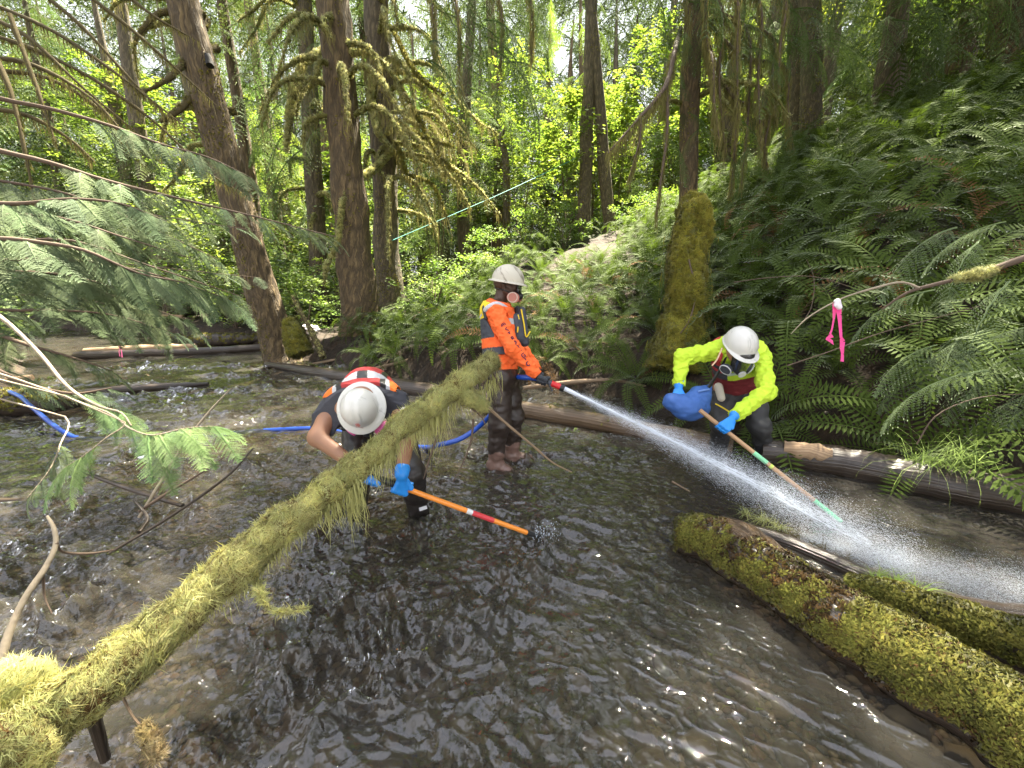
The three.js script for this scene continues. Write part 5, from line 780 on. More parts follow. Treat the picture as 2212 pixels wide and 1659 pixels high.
// ---- the worker in front, bent over a long-handled tool
{
  const J = { pelvis: Pd(805, 852, 2.92), sl: Pd(855, 868, 2.36), sr: Pd(718, 880, 2.36), el: Pd(878, 948, 2.24), er: Pd(685, 945, 2.24), wl: Pd(868, 1024, 2.14), wr: Pd(772, 1010, 2.16), hl: Pd(838, 868, 2.94), hr: Pd(772, 868, 2.94), kl: Pd(890, 1028, 2.7), kr: Pd(774, 1010, 2.68), al: W(909, 1130, -0.12), ar: W(766, 1138, -0.12), tl: W(914, 1175, -0.17), tr: W(762, 1180, -0.17), head: Pd(786, 882, 2.22), headUp: V(0.0, 0.36, 1), face: V(0.02, -1, 0.3), neckUp: V(0, 0.15, 1), hem: Pd(805, 852, 2.88) };
  const t = person('bent worker in grey T-shirt, red life vest and white hard hat, behind the mossy limb', J, {
    skin: C.skinTan, shirt: C.grey, wader: C.wader, sleeve: 'short', fold: 0.005, back: V(0, 0.06, 0.0), waderTop: 0.3,
    vest: { grow: 0.03, to: 0.8, mats: { vest: C.red, reflective_stripe: C.silver, orange_patch: C.patch, harness_strap: C.black }, cls: (x, y, z, c) => { const ax = Math.abs(x); if (c.y > 0.62) { if (ax > 0.135 && y > 0.82) return ax > 0.155 && y > 0.93 ? 'orange_patch' : 'reflective_stripe'; if (y > 0.78 && y < 0.90) return ax < 0.03 ? 'harness_strap' : 'reflective_stripe'; if (ax > 0.105 && ax < 0.135) return 'harness_strap'; } return 'vest'; } },
  });
  const F = t.F, B = (x, y, z) => F.at(J.head, x, y, z);
  const hat = part('hard_hat', placed(hatGeo({ rx: 0.095, rz: 0.104, h: 0.125, brim: () => 0.037 }), B(0, 0.055, 0.0), F), C.hat, t);
  { // a small flower-shaped mark and a line of print on the front of the hat
    const g = []; for (let i = 0; i < 5; i++) { const a = i / 5 * 6.283, r = new THREE.TorusGeometry(0.0045, 0.0012, 6, 12); r.translate(Math.cos(a) * 0.0075, Math.sin(a) * 0.0075, 0); g.push(r); } const m = merged(g), b = new THREE.BoxGeometry(0.04, 0.004, 0.001);
    const n = F.f.clone().multiplyScalar(0.8).addScaledVector(F.u, 0.62).addScaledVector(F.r, 0.12).normalize(), pl = B(-0.018, 0.055 + 0.075, 0.093);
    m.applyMatrix4(mat(pl, n, F.u)); part('hat_emblem', m, std({ color: lin(0.5, 0.12, 0.1) }), hat); b.applyMatrix4(mat(B(-0.018, 0.055 + 0.052, 0.104), n, F.u)); part('hat_print', b, std({ color: lin(0.35, 0.2, 0.2) }), hat);
  }
  const mk = [[B(-0.05, -0.05, 0.09), B(0.05, -0.05, 0.09), 0.03], [B(0, -0.04, 0.09), B(0, -0.06, 0.125), 0.045, 0.03]], fm = field(mk, 0.02); part('mask_body', surface(fm, boundsOf(mk, 0.02), 0.007), C.black, t);
  for (const [c, k] of [[B(0.085, -0.05, 0.105), 1], [B(-0.085, -0.05, 0.105), -1]]) { const g = new THREE.CylinderGeometry(0.044, 0.044, 0.028, 20); g.applyMatrix4(mat(c, F.u, F.r.clone().multiplyScalar(k).addScaledVector(F.f, 0.9).normalize())); part('filter_cartridge', g, C.pink, t); const h = new THREE.CylinderGeometry(0.047, 0.047, 0.012, 20); h.applyMatrix4(mat(c.clone().addScaledVector(F.r, -k * 0.012).addScaledVector(F.f, -0.014), F.u, F.r.clone().multiplyScalar(k).addScaledVector(F.f, 0.9).normalize())); part('filter_rim', h, C.cream, t); }
  { const g = new THREE.CylinderGeometry(0.042, 0.042, 0.04, 20); g.applyMatrix4(mat(Pd(881, 898, 2.25), V(0, 1, 0), V(1, 0.1, 0.3))); part('ear_muff', g, C.pink, t); const h = new THREE.CylinderGeometry(0.045, 0.045, 0.02, 20); h.applyMatrix4(mat(Pd(874, 897, 2.25), V(0, 1, 0), V(1, 0.1, 0.3))); part('ear_muff', h, C.cream, t); }
  const bar = Pd(1165, 1160, 2.56).sub(Pd(800, 1028, 2.14)), c = Pd(866, 1051, 2.2), gb = gripBones(c, bar, V(0.1, 0.1, 1), J.wl, 0.019); gb.push([J.wl, mixV(J.el, J.wl, 0.88), 0.036, 0.04]); part('glove', surface(field(gb, 0.010), boundsOf(gb, 0.01), 0.0042), C.glove, t);
  const c2 = Pd(806, 1030, 2.145), g2 = gripBones(c2, bar, V(-0.1, 0.3, 1), J.wr, 0.019, -1); g2.push([J.wr, mixV(J.er, J.wr, 0.85), 0.036, 0.04]); part('glove', surface(field(g2, 0.010), boundsOf(g2, 0.01), 0.0042), C.glove, t);
  part('wader_label', (() => { const g = new THREE.BoxGeometry(0.05, 0.022, 0.002); g.applyMatrix4(mat(Pd(914, 1098, 2.66), V(0.25, 0.3, 1), V(-0.2, 1, 0))); return g; })(), C.silver, t);
}
// ---- the worker on the right in a yellow-green shirt, bent over a rake
{
  const J = { pelvis: Pd(1592, 832, 3.72), sl: Pd(1643, 764, 3.38), sr: Pd(1545, 758, 3.40), el: Pd(1657, 846, 3.16), er: Pd(1474, 771, 3.36), wl: Pd(1587, 897, 2.98), wr: Pd(1466, 832, 3.3), hl: Pd(1622, 842, 3.72), hr: Pd(1562, 842, 3.72), kl: Pd(1640, 918, 3.6), kr: Pd(1558, 915, 3.6), al: W(1655, 1000, -0.08), ar: W(1550, 985, -0.08), tl: W(1645, 1030, -0.14), tr: W(1545, 1015, -0.14), head: Pd(1594, 752, 3.24), headUp: V(0.05, 0.9, 0.62), face: V(0.12, -0.62, 0.9), neckUp: V(0, 0.8, 0.6), hem: Pd(1590, 824, 3.68) };
  const t = person('bent worker in yellow-green shirt and white hard hat, raking below the ferny slope', J, {
    skin: C.skinTan, shirt: C.lime, wader: C.wader3, sleeve: 'long', fold: 0.011, legFold: 0.010, waderTop: 0.15,
    vest: { grow: 0.026, to: 0.86, flip: -1, mats: { vest: C.darkRed, vest_2: C.darkRed, reflective_stripe: C.slate, shoulder_patch: C.red, none: C.lime }, cls: (x, y, z, c) => { const ax = Math.abs(x); if (y > 0.62) return ax > 0.105 ? (y > 0.98 || (y > 0.8 && y < 0.88) ? 'shoulder_patch' : 'reflective_stripe') : 'none'; return 'vest'; } },
  });
  const F = t.F, B = (x, y, z) => F.at(J.head, x, y, z);
  part('hard_hat', placed(hatGeo({ rx: 0.116, rz: 0.142, h: 0.135, ribs: 0.25, brim: (c) => 0.008 + 0.042 * Math.max(0, c) ** 2 }), B(0, 0.045, 0.0), F), C.hat, t);
  const mk = [[B(0, 0.01, 0.085), B(0, -0.085, 0.105), 0.078, 0.066], [B(0, -0.10, 0.11), B(0, -0.115, 0.145), 0.045, 0.034]], fm = field(mk, 0.02); part('mask_body', surface(fm, boundsOf(mk, 0.02), 0.006), new THREE.MeshPhysicalMaterial({ color: lin(0.02, 0.02, 0.022), roughness: 0.15, clearcoat: 1 }), t);
  for (const s of [1, -1]) { const g = new THREE.CylinderGeometry(0.046, 0.046, 0.03, 22); g.scale(1, 1, 0.8); const n = F.r.clone().multiplyScalar(s).addScaledVector(F.f, 0.7).addScaledVector(F.u, -0.3).normalize(); g.applyMatrix4(mat(B(s * 0.092, -0.12, 0.105), F.u, n)); part('filter_cartridge', g, C.slate, t); const r = new THREE.TorusGeometry(0.045, 0.005, 8, 24); r.applyMatrix4(mat(B(s * 0.092, -0.12, 0.105).addScaledVector(n, 0.015), n, F.u)); part('filter_rim', r, C.silver, t); }
  { const s = new THREE.CylinderGeometry(0.03, 0.03, 0.01, 18); s.applyMatrix4(mat(B(0, -0.115, 0.178), F.u, F.f)); part('outlet_valve', s, C.silver, t); }
  part('vest_tag', tube(PP([[1572, 810, 3.30], [1602, 806, 3.30]]), [0.012], 8), std({ color: lin(0.35, 0.42, 0.38) }), t);
  part('mask_strap', tube(PP([[1560, 752, 3.22], [1548, 778, 3.2], [1538, 790, 3.2]]), [0.006], 6), std({ color: lin(0.6, 0.4, 0.25) }), t);
  const bar = W(1815, 1125).sub(Pd(1515, 890, 2.98)), c = Pd(1562, 922, 2.95), gb = gripBones(c, bar, V(0.2, 0.35, 0.9), J.wl, 0.017); gb.push([J.wl, mixV(J.el, J.wl, 0.86), 0.036, 0.04]); part('glove', surface(field(gb, 0.010), boundsOf(gb, 0.01), 0.0045), C.glove, t);
  const c2 = Pd(1467, 858, 3.28), g2 = gripBones(c2, V(1, 0.2, 0), V(-0.2, 0.4, 0.9), J.wr, 0.016, -1); g2.push([J.wr, mixV(J.er, J.wr, 0.86), 0.036, 0.04]); part('glove', surface(field(g2, 0.010), boundsOf(g2, 0.01), 0.0045), C.glove, t);
  part('tool_belt', tube(PP([[1545, 872, 3.5], [1560, 880, 3.48], [1576, 890, 3.48]]), [0.006], 6), C.yellow, t);
  part('pouch', surface(field([[Pd(1552, 835, 3.52), Pd(1558, 860, 3.5), 0.035, 0.032]], 0.01), boundsOf([[Pd(1552, 835, 3.52), Pd(1558, 860, 3.5), 0.035, 0.032]], 0.02), 0.01), C.cream, t);
}
// ---------------------------------------------------------------- tools, hose, bag, ribbons
{
  const a = Pd(786, 1022, 2.13), b = Pd(1150, 1155, 2.545), t = thing('long_tool', 'orange-handled tool held by the front worker, its tip in the water', 'tool', a.clone()), at = (s) => a.clone().lerp(b, s);
  part('grip', tube([at(0), at(0.16)], [0.019], 14, { rings: 3 }), C.black, t); part('handle', tube([at(0.16), at(0.965)], [0.0145], 14, { rings: 4 }), new THREE.MeshPhysicalMaterial({ color: lin(0.85, 0.28, 0.035), roughness: 0.3, clearcoat: 0.5 }), t);
  part('sticker', tube([at(0.60), at(0.735)], [0.0152], 14, { rings: 3, caps: false }), std({ color: lin(0.62, 0.05, 0.06), roughness: 0.35 }), t); part('sticker', tube([at(0.565), at(0.60)], [0.0152], 14, { rings: 2, caps: false }), std({ color: lin(0.7, 0.7, 0.7), roughness: 0.35 }), t);
  part('ferrule', tube([at(0.96), at(0.99), at(1.05)], [0.0175, 0.017, 0.012], 14, { rings: 3 }), C.black, t); const head = []; for (let i = -2; i <= 2; i++) head.push(tube([at(1.05), at(1.09).add(V(i * 0.012, -0.03, i * 0.02)), at(1.12).add(V(i * 0.022, -0.13, i * 0.03))], [0.006, 0.005, 0.003], 6)); part('tines', merged(head), C.black, t);
}
{
  const a = Pd(1512, 886, 2.99), b = Pd(1817, 1127, 2.735), t = thing('rake', 'wooden-handled rake with green bands held by the worker on the right', 'rake', a.clone()), at = (s) => a.clone().lerp(b, s), wood = std({ map: rep(woodMap, 4, 1), color: lin(1.9, 1.65, 1.4), roughness: 0.5 }), green = std({ color: lin(0.08, 0.55, 0.22), roughness: 0.35 });
  part('handle', tube([at(0), at(0.82)], [0.0155], 12, { rings: 4 }), wood, t); part('green_band', tube([at(0.40), at(0.495)], [0.0163], 12, { rings: 2, caps: false }), std({ color: lin(0.25, 0.62, 0.36), roughness: 0.35 }), t); part('green_band', tube([at(0.515), at(0.535)], [0.0163], 12, { rings: 2, caps: false }), std({ color: lin(0.6, 0.7, 0.1), roughness: 0.4 }), t);
  part('ferrule', tube([at(0.82), at(1.0)], [0.016, 0.0125], 12, { rings: 3 }), green, t);
  const tn = []; for (let i = -3; i <= 3; i++) { const s = at(1.0), q = V(i * 0.022, -0.02, -i * 0.012); tn.push(tube([s, s.clone().add(q).add(V(0.04, 0.0, 0.03)), s.clone().add(q.multiplyScalar(1.5)).add(V(0.09, -0.02, 0.07))], [0.004, 0.0035, 0.0025], 6)); } part('tines', merged(tn), C.black, t);
}
{
  const blue = new THREE.MeshPhysicalMaterial({ color: lin(0.012, 0.07, 0.40), roughness: 0.35, clearcoat: 0.3 }), t = thing('hose', 'blue hose running through the stream from the left edge to the nozzle', 'hose', Pd(1150, 816, 3.3));
  part('tube', tube(PP([[1196, 829, 3.27], [1160, 818, 3.31], [1125, 815, 3.36], [1100, 820, 3.7], [1090, 850, 3.78], [1062, 893, 3.66], [1030, 925, 3.5], [990, 950, 3.42], [948, 961, 3.4]]).concat([W(920, 966, 0.01), W(860, 962, -0.05)]), [0.021], 12, { rings: 80 }), blue, t);
  part('tube', tube([W(860, 962, -0.06), W(790, 945, -0.05), W(690, 926, 0.005), W(600, 928, 0.008), W(520, 934, -0.03), W(440, 942, -0.06), W(330, 949, -0.06), W(230, 948, -0.05), W(165, 945, -0.01), Pd(130, 928, 4.3), Pd(70, 880, 4.6), Pd(40, 855, 4.9), Pd(-10, 838, 5.2), Pd(-80, 830, 5.4)], [0.022], 12, { rings: 110 }), blue, t);
  const n = thing('nozzle', 'red and black nozzle at the end of the blue hose', 'nozzle', Pd(1200, 831, 3.27)), at = (s) => Pd(1180, 823.5, 3.265).lerp(Pd(1218, 839, 3.265), s);
  part('valve', tube([at(0), at(0.28)], [0.02, 0.024], 12, { rings: 4 }), C.slate, n); part('body', tube([at(0.28), at(0.45), at(0.78)], [0.026, 0.024, 0.026], 16, { rings: 8 }), std({ color: lin(0.6, 0.02, 0.025), roughness: 0.35 }), n); part('tip', tube([at(0.78), at(1)], [0.029, 0.032], 16, { rings: 3 }), C.black, n); part('lever', tube([at(0.05).add(V(0, 0.012, 0.02)), at(0.35).add(V(0, -0.055, 0.02))], [0.007], 8), C.slate, n);
}
{
  const bl = [[Pd(1452, 868, 3.24), Pd(1482, 882, 3.24), 0.072, 0.085], [Pd(1482, 880, 3.24), Pd(1518, 858, 3.3), 0.09, 0.07], [Pd(1505, 850, 3.3), Pd(1530, 838, 3.34), 0.05, 0.03], [Pd(1500, 890, 3.26), Pd(1520, 885, 3.28), 0.06, 0.05]], f = field(bl, 0.06), w = folds(0.005, 7, 21);
  const t = thing('blue_bag', 'blue cloth bag hanging from the hand of the worker on the right', 'bag', Pd(1480, 900, 3.24)); part('cloth', surface((x, y, z) => f(x, y, z) + w(x, y, z), boundsOf(bl, 0.03), 0.009), C.blueCloth, t);
  part('strap', tube(PP([[1530, 838, 3.3], [1545, 815, 3.32], [1560, 790, 3.3], [1568, 772, 3.24]]), [0.02, 0.018, 0.016, 0.012], 8, { flat: 0.35, rings: 14 }), C.black, t); part('binding', tube(PP([[1508, 846, 3.22], [1520, 843, 3.22], [1532, 841, 3.24]]), [0.008], 6), std({ color: lin(0.12, 0.22, 0.5) }), t);
}
function ribbon(T, list, widths, normal) { const pts = PP(list); for (let i = 0; i < pts.length - 1; i++) { const d = pts[i + 1].clone().sub(pts[i]).normalize(), s = d.clone().cross(normal).normalize(), a = widths[i] / 2, b = widths[i + 1] / 2; T.quad(pts[i].clone().addScaledVector(s, -a), pts[i].clone().addScaledVector(s, a), pts[i + 1].clone().addScaledVector(s, b), pts[i + 1].clone().addScaledVector(s, -b)); } }
{
  const pinkM = leafMat(lin(0.95, 0.10, 0.36), 0.35, 0.9), d = 2.55, t = thing('pink_ribbon', 'pink flagging ribbon tied to a dead twig in front of the ferns', 'ribbon', P(1806, 648, d));
  const A = new Tris(); ribbon(A, [[1804, 652, d], [1803, 665, d + 0.01], [1801, 690, d + 0.02], [1797, 712, d + 0.01], [1793, 722, d], [1793, 731, d + 0.01], [1792, 739, d]], [0.035, 0.028, 0.014, 0.014, 0.018, 0.05, 0.072], V(0.1, 0, 1)); part('tail', A.build(), pinkM, t);
  const B = new Tris(); ribbon(B, [[1811, 664, d], [1813, 680, d + 0.01], [1815, 705, d], [1817, 730, d - 0.01], [1820, 738, d], [1819, 750, d], [1820, 765, d + 0.01], [1819, 781, d]], [0.035, 0.024, 0.018, 0.016, 0.03, 0.024, 0.016, 0.02], V(-0.2, 0, 1)); part('tail', B.build(), pinkM, t);
  part('knot', surface(field([[P(1810, 650, d), P(1813, 664, d), 0.014, 0.016], [P(1806, 652, d), P(1804, 660, d), 0.012, 0.009]], 0.02), boundsOf([[P(1810, 650, d), P(1813, 664, d), 0.022, 0.02], [P(1806, 652, d), P(1804, 660, d), 0.02, 0.012]], 0.02), 0.006), std({ color: lin(0.75, 0.68, 0.72), roughness: 0.4 }), t);
  const w = thing('dead_branch', 'dead mossy branch reaching in from the right edge with a white frayed tip', 'branch', P(2212, 555, 2.4)); const m = limb(w, PP([[2300, 530, 2.3], [2212, 558, 2.36], [2110, 592, 2.42], [2030, 612, 2.46], [1960, 632, 2.5], [1905, 668, 2.55]]), [0.022, 0.02, 0.017, 0.011, 0.008, 0.004], M.twig, 'wood'); limb(w, PP([[1990, 624, 2.48], [1950, 610, 2.5], [1890, 622, 2.52], [1830, 640, 2.55], [1808, 650, 2.55], [1780, 664, 2.56], [1740, 690, 2.58], [1708, 722, 2.6]]), [0.007, 0.006, 0.006, 0.005, 0.005, 0.004, 0.004, 0.002], M.paleTwig, 'twig');
  const mp = limb(w, PP([[2150, 582, 2.395], [2110, 594, 2.42], [2060, 602, 2.44]]), [0.018, 0.028, 0.012], M.mossBase, 'mossy_part'); mossOn(w, mp, 9000, [TUFT[0]], M.moss, () => 0.8, 1, [0.6, 1.2]);
}
{ const pinkM = leafMat(lin(0.9, 0.2, 0.4), 0.3), t = thing('pink_ribbon', 'small pink flagging ribbon hanging near the long dark log far upstream', 'ribbon', P(262, 760, 8.5)); const A = new Tris(); ribbon(A, [[260, 742, 8.5], [262, 756, 8.5], [264, 772, 8.5]], [0.015, 0.02, 0.03], V(0, 0, 1)); ribbon(A, [[260, 744, 8.52], [257, 760, 8.52], [259, 770, 8.52]], [0.015, 0.015, 0.02], V(0, 0, 1)); part('tail', A.build(), pinkM, t); }
{ const t = thing('cord', 'thin teal cord stretched across the clearing between trees', 'cord', P(1050, 430, 11.5)), a = P(846, 520, 10.3), b = P(1262, 333, 14.7); part('line', tube([a, a.clone().lerp(b, 0.5).add(V(0, -0.06, 0)), b], [0.009], 6, { rings: 20 }), std({ color: lin(0.05, 0.30, 0.27), roughness: 0.6 }), t); }
// thin bare twigs that arch over the ferns on the right
reseed(717);
{
  const b = groundPoint(2420, 830, 3.3), t = thing('young_cedar', 'young cedar at the right edge with sprays drooping over the bank log', 'tree', b), list = [];
  part('trunk', tube([b, b.clone().add(V(0, 1.6, 0)), b.clone().add(V(0.05, 3, 0))], [0.05, 0.04, 0.01], 9, { rings: 14 }), M.bark, t);
  for (let i = 0; i < 22; i++) list.push([rr(2010, 2300), rr(470, 960), rr(2.7, 3.4), Math.PI + rr(-0.7, 0.7), rr(-0.6, -0.15), rr(0.22, 0.36)]);
  lowBoughs(t, list, M.cedar);
}
for (const [label, l] of [['thin bare twig arching over the ferns on the right slope', [[1585, 610, 4.2], [1660, 600, 4.1], [1760, 598, 4.0], [1850, 625, 3.9], [1930, 662, 3.9]]], ['forked pale twig standing among the ferns on the right slope', [[1738, 690, 4.0], [1752, 665, 4.0], [1758, 600, 4.1], [1742, 560, 4.2]]], ['long thin twig sloping across the ferns below the ribbon', [[1700, 790, 3.0], [1790, 760, 2.95], [1900, 720, 2.9], [2010, 690, 2.85], [2120, 660, 2.8]]], ['dry arching stem over the bank log at the right', [[1980, 960, 2.9], [2020, 900, 2.85], [2110, 860, 2.8], [2230, 850, 2.7]]]]) { const t = thing('twig', label, 'twig', P(...l[0])); limb(t, PP(l), [0.0045, 0.004, 0.003, 0.0015], M.twig, 'wood', 0.1); }
// ---------------------------------------------------------------- the jet of water: core, strands and drops
reseed(929);
{
  const a = Pd(1218, 839, 3.265), hit = W(1960, 1222, 0.02), t = thing('water_jet', 'jet of water shooting from the nozzle down to the right across the stream', 'water jet', a.clone()), dir = hit.clone().sub(a), L = dir.length(), n = dir.clone().normalize(), side = n.clone().cross(V(0, 1, 0)).normalize(), up = side.clone().cross(n);
  const at = (s) => a.clone().addScaledVector(dir, s).add(V(0, 0.10 * s * (1 - s), 0));
  const wet = new THREE.MeshPhysicalMaterial({ color: lin(0.86, 0.9, 0.96), roughness: 0.35, transmission: 0.25, thickness: 0, side: THREE.DoubleSide });
  const core = []; for (let i = 0; i < 26; i++) { const s0 = Math.pow(rnd(), 1.3) * 0.7, s1 = Math.min(0.85, s0 + rr(0.05, 0.2)), r = 0.006 + 0.022 * s0, o = V(gauss() * r, gauss() * r, gauss() * r); const p = [0, 0.5, 1].map((k) => at(lerp(s0, s1, k)).addScaledVector(side, o.x).addScaledVector(up, o.y)); core.push(tube(p, [0.0015, rr(0.003, 0.006), 0.001], 5, { rings: 5, caps: false })); }
  for (let i = 0; i < 12; i++) { const g = tube([at(0), at(0.04).addScaledVector(side, gauss() * 0.006).addScaledVector(up, gauss() * 0.006), at(0.12).addScaledVector(side, gauss() * 0.014).addScaledVector(up, gauss() * 0.014)], [0.02, 0.012, 0.003], 8, { rings: 8, caps: false }); core.push(g); }
  part('core', merged(core), wet, t);
  const drop = local(new THREE.OctahedronGeometry(1, 0)), ms = [];
  for (let i = 0; i < 2600; i++) { // drawn-out drops close to the middle of the jet
    const s = Math.pow(rnd(), 0.8) * 0.92, w = 0.009 + 0.045 * s, g = gauss() * w, h = gauss() * w * 0.8, p = at(s).addScaledVector(side, g).addScaledVector(up, h); if (p.y < 0.005) continue;
    ms.push(mat(p, n, up, V(rr(0.0004, 0.0009), rr(0.0004, 0.0009), rr(0.006, 0.03))));
  }
  for (let i = 0; i < 120000; i++) { // the fine veil round it, which widens and thins
    const s = Math.pow(rnd(), 0.62), w = 0.012 + 0.19 * Math.pow(s, 0.9), g = gauss() * w, h = gauss() * w * 0.85 - 0.01 * s, p = at(s).addScaledVector(side, g).addScaledVector(up, h); if (p.y < 0.003) continue;
    const r = rr(0.00016, 0.00042); ms.push(mat(p, n, up, V(r, r, r * rr(2, 15))));
  }
  scatter('spray', drop, wet, ms, null, t);
  // where it strikes: fine drops skidding along the surface towards the right
  const m2 = [], fl = V(n.x, 0, n.z).normalize(); for (let i = 0; i < 290000; i++) { const s = Math.pow(rnd(), 0.8), p = hit.clone().addScaledVector(fl, -0.5 + s * 2.1).addScaledVector(side, gauss() * (0.06 + 0.5 * s)).add(V(0, Math.abs(gauss()) * (0.05 + 0.09 * s), 0)); p.y = Math.max(0.004, p.y - 0.02); const r = rr(0.00012, 0.00034); m2.push(mat(p, n, up, V(r, r, r * rr(1.5, 8)))); }
  scatter('splash', drop, wet, m2, null, t);
}
{ // small splash at the tip of the orange-handled tool
  const t = thing('splash', 'small splash where the orange-handled tool enters the water', 'splash', W(1175, 1160)), ms = [], wet = new THREE.MeshPhysicalMaterial({ color: lin(0.7, 0.75, 0.8), roughness: 0.1, transmission: 0.5, thickness: 0, side: THREE.DoubleSide }), c = W(1180, 1160);
  for (let i = 0; i < 170; i++) { const a = rr(0, 6.3), q = Math.sqrt(rnd()) * 0.09, r = rr(0.0008, 0.003); ms.push(mat(c.clone().add(V(Math.cos(a) * q, Math.abs(gauss()) * 0.08, Math.sin(a) * q)), V(gauss(), 1, gauss()), V(1, 0, 0), V(r, r, r * rr(1, 3)))); }
  scatter('drops', local(new THREE.IcosahedronGeometry(1, 1)), wet, ms, null, t);
}
// grass on the gravel bar and the bank log
reseed(4141);
function grass(label, list, n, len, sp, m) { const t = thing('grass_tuft', label, 'grass', list[0].clone()), T = new Tris(); for (let i = 0; i < n; i++) { const b = list[Math.floor(rnd() * list.length)].clone().add(V(gauss() * sp, 0, gauss() * sp)), a = rr(0, 6.3), l = len * rr(0.4, 1.2), w = rr(0.0012, 0.003), d = V(Math.cos(a), 0, Math.sin(a)), s = V(-d.z, 0, d.x).multiplyScalar(w); let p = b, e = rr(0.2, 1.2); for (let k = 0; k < 5; k++) { const q = p.clone().addScaledVector(d, Math.cos(e) * l / 5).add(V(0, Math.sin(e) * l / 5, 0)); q.y = Math.max(q.y, 0.005 + rnd() * 0.01); const k1 = 1 - k / 5, k2 = 1 - (k + 1) / 5; T.quad(p.clone().addScaledVector(s, k1), p.clone().addScaledVector(s, -k1), q.clone().addScaledVector(s, -k2), q.clone().addScaledVector(s, k2), V(0, 1, 0)); p = q; e -= rr(0.2, 0.7); d.applyAxisAngle(V(0, 1, 0), rr(-0.3, 0.3)); } } part('blades', T.build(), m, t, 'stuff'); }
const G1 = leafMat(lin(0.26, 0.28, 0.10), 0.3), G2 = leafMat(lin(0.20, 0.29, 0.05), 0.35);
grass('tangle of pale grass washed up beyond the end of the mossy log', [W(1610, 1110, 0.02), W(1650, 1125, 0.02), W(1680, 1140, 0.02)], 130, 0.16, 0.03, G1);
grass('dark strip of washed-up grass and twigs beside the mossy log', [W(1720, 1160, 0.02), W(1770, 1185, 0.02), W(1830, 1215, 0.02)], 150, 0.14, 0.03, leafMat(lin(0.10, 0.085, 0.04), 0.3));
grass('yellow-green grass lying over the half-sunk mossy log', [W(1890, 1250, 0.05), W(1935, 1262, 0.06), W(1980, 1280, 0.06)], 120, 0.18, 0.025, G2);
grass('few bright grass blades arching over the half-sunk mossy log', [W(1960, 1300, 0.08), W(2060, 1330, 0.09)], 22, 0.22, 0.03, G2);
grass('long grass hanging over the bank log at the right', [P(1990, 1000, 3.0), P(2040, 1010, 2.9), P(2080, 990, 2.85)], 130, 0.5, 0.08, G2);
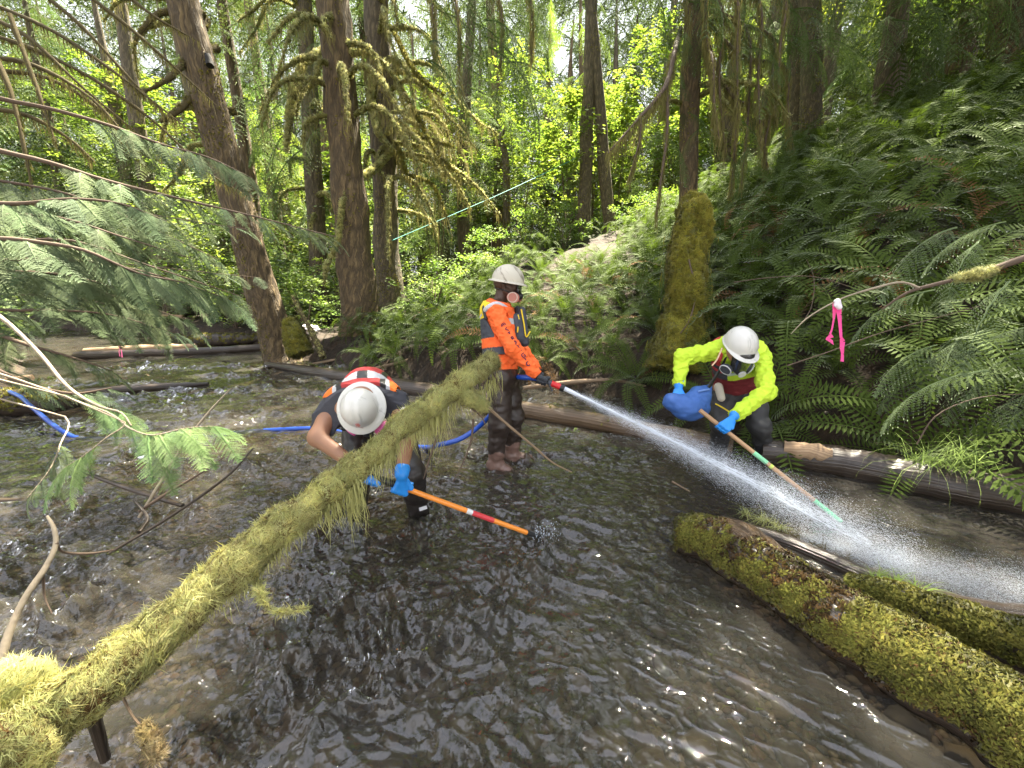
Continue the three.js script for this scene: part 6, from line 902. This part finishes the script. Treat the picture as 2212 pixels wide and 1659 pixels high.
// the cedar whose boughs reach in from the left, and bare limbs of a dead fir in the corner
reseed(5151);
{
  const SPR = (len, side, n) => boughGeo({ len, n, side, leaf: 0.019, w: 0.0052, pairs: 11, droop: 2.2, bend: 0.7, lift: 0.05, r: 0.003, hang: 0.15, bare: 0.02 });
  const sprays = [SPR(0.40, 0.105, 19), SPR(0.48, 0.12, 22), SPR(0.33, 0.09, 16)];
  const y0 = landHeight(-6.2, -0.6), t = thing('cedar_tree', 'cedar at the left edge whose pale feathery boughs hang over the stream', 'tree', V(-6.2, y0 - 0.2, -0.6));
  const tr = part('trunk', tube([V(-6.2, y0 - 0.2, -0.6), V(-6.3, y0 + 6, -0.7), V(-6.3, y0 + 15, -0.7)], [0.34, 0.24, 0.05], 14, { rings: 30, bump: bumpy(0.1), caps: false }), M.bark, t);
  crownOf(t, V(-6.2, y0, -0.6), V(0, 1, 0), 15, { from: 7, n: 40 });
  const bough = (list, r, k, size, m = M.cedar, from = 0.2, tw = M.twig) => {
    const root = V(-6.25, y0 + rr(1.5, 4), -0.65), pts = [root.lerp(P(...list[0]), 0.6), ...PP(list)], b = limb(t, pts, r, tw, 'bough', 0.06), c = new THREE.CatmullRomCurve3(pts, false, 'centripetal'), ms = [], cs = [];
    k = Math.round(k * 1.25); for (let i = 0; i < k; i++) { const s = lerp(from, 0.99, (i + rnd()) / k), p = c.getPoint(s), d = c.getTangent(s), out = d.clone().multiplyScalar(rr(0.5, 1)).addScaledVector(d.clone().cross(V(0, 1, 0)).normalize(), rr(-1, 1)).add(V(0, rr(-0.75, -0.1), 0)); ms.push(mat(p, out, V(rr(-0.2, 0.2), 1, rr(-0.1, 0.5)), size * rr(0.7, 1.25) * (1.15 - 0.4 * s))); const g = rr(0.75, 1.25); cs.push(lin(g * rr(0.9, 1.1), g, g * rr(0.9, 1.15))); }
    [0, 1, 2].forEach((w) => { const a = ms.filter((_, i) => i % 3 === w), q = cs.filter((_, i) => i % 3 === w); if (a.length) scatter('foliage', sprays[w], m, a, q, b); });
  };
  const R = [0.03, 0.016, 0.011, 0.007, 0.003];
  bough([[-60, 195, 3.0], [110, 235, 3.1], [240, 272, 3.15], [350, 312, 3.2], [450, 340, 3.2], [545, 385, 3.25]], R, 34, 0.75, M.cedar, 0.45);
  bough([[-60, 310, 2.8], [110, 352, 2.85], [230, 390, 2.9], [400, 432, 3.0], [560, 470, 3.05], [725, 512, 3.1]], R, 34, 0.62, M.cedar, 0.35);
  bough([[-80, 430, 2.5], [40, 440, 2.5], [150, 430, 2.55], [260, 440, 2.6], [360, 478, 2.65]], R, 34, 0.8);
  bough([[-80, 500, 2.3], [60, 520, 2.35], [180, 540, 2.4], [300, 590, 2.5], [400, 610, 2.6]], R, 36, 0.8);
  bough([[-80, 590, 2.4], [60, 588, 2.5], [170, 600, 2.6], [300, 640, 2.8]], R, 30, 0.8, M.cedar);
  bough([[-80, 640, 2.1], [0, 684, 2.1], [82, 760, 2.1], [147, 836, 2.05], [215, 878, 2.0], [262, 892, 1.98], [284, 920, 1.95]], [0.02, 0.011, 0.009, 0.007, 0.005, 0.003], 10, 0.5, M.cedarFresh, 0.6, M.paleTwig);
  bough([[230, 890, 1.95], [280, 925, 1.9], [330, 940, 1.88], [400, 925, 1.9], [470, 920, 1.92]], [0.005, 0.004, 0.003, 0.001], 16, 0.62, M.cedarFresh, 0.5, M.paleTwig);
  bough([[270, 912, 1.92], [230, 945, 1.86], [180, 985, 1.82], [140, 1010, 1.8]], [0.004, 0.003, 0.002], 9, 0.5, M.cedarFresh, 0.6, M.paleTwig);
  bough([[-60, 700, 2.6], [60, 745, 2.6], [150, 770, 2.65], [240, 800, 2.7]], R, 12, 0.6);
  bough([[-60, 780, 2.2], [60, 830, 2.2], [160, 850, 2.25], [240, 838, 2.3]], R, 10, 0.55);
  bough([[-60, 560, 3.4], [120, 560, 3.5], [260, 575, 3.6], [420, 620, 3.8], [500, 650, 3.9]], R, 30, 0.9);
  bough([[-60, 660, 3.6], [120, 670, 3.7], [240, 680, 3.8], [380, 720, 4.0]], R, 26, 0.9);
  bough([[-60, 380, 3.8], [150, 420, 3.9], [300, 480, 4.0], [470, 560, 4.2]], R, 30, 0.9);
  for (const [v0, v1, d, u1] of [[470, 560, 3.2, 420], [520, 640, 3.6, 520], [600, 690, 3.4, 400], [440, 500, 4.4, 560], [560, 600, 4.6, 560], [640, 690, 4.6, 420]]) bough([[-70, v0 - 10, d], [u1 * 0.3, v0, d + 0.05], [u1 * 0.62, lerp(v0, v1, 0.45), d + 0.1], [u1, v1, d + 0.2]], R, 15, 0.85, M.cedar, 0.2);
  bough([[140, 900, 2.1], [130, 960, 2.0], [110, 1010, 1.95], [60, 1075, 1.9]], [0.005, 0.004, 0.003, 0.002], 8, 0.35, M.cedar, 0.5, M.paleTwig);
}
reseed(6161);
{
  const y0 = landHeight(-8.6, -4.2), t = thing('dead_fir', 'dead fir beyond the left edge with long bare mossy limbs in the upper left corner', 'dead tree', V(-8.6, y0 - 0.2, -4.2)); const x = -8.6, z = -4.2;
  part('trunk', tube([V(x, y0 - 0.2, z), V(x, y0 + 6, z), V(x, y0 + 14, z)], [0.26, 0.2, 0.06], 12, { rings: 30, bump: bumpy(0.1), caps: false }), M.bark, t);
  for (const l of [[[-60, -10, 5], [120, 70, 4.8], [280, 180, 4.7], [420, 290, 4.8]], [[-60, 20, 4.5], [60, 80, 4.4], [180, 190, 4.4], [300, 290, 4.5]], [[-60, 60, 4.8], [80, 110, 4.7], [200, 170, 4.7], [330, 260, 4.8], [460, 380, 5.0], [530, 420, 5.2]], [[-60, 120, 4.2], [70, 140, 4.1], [200, 215, 4.1], [290, 315, 4.2]], [[-60, 150, 4.4], [100, 168, 4.4], [220, 240, 4.5], [310, 350, 4.6]], [[60, -40, 4.6], [180, 60, 4.6], [290, 180, 4.7], [380, 270, 4.9]], [[150, -40, 4.8], [280, 60, 4.9], [360, 130, 5.0], [470, 230, 5.4]], [[-60, 230, 4.0], [60, 250, 4.0], [150, 300, 4.1], [205, 350, 4.1]], [[-40, 60, 3.9], [20, 190, 3.9], [55, 330, 3.9], [80, 470, 3.9]], [[20, 30, 4.0], [80, 190, 4.0], [120, 310, 4.0]], [[250, -30, 5.2], [340, 40, 5.2], [430, 90, 5.4]]]) {
    const b = limb(t, PP(l), [0.022, 0.021, 0.017, 0.012, 0.005], M.mossTwig, 'limb', 0.25), T = new Tris(); strands(T, PP(l), 0.14, 110, 0.005, 0.02); part('hanging_moss', T.build(), M.lichen, b, 'stuff').position.set(0, 0, 0);
  }
}
renderer.render(scene, camera);
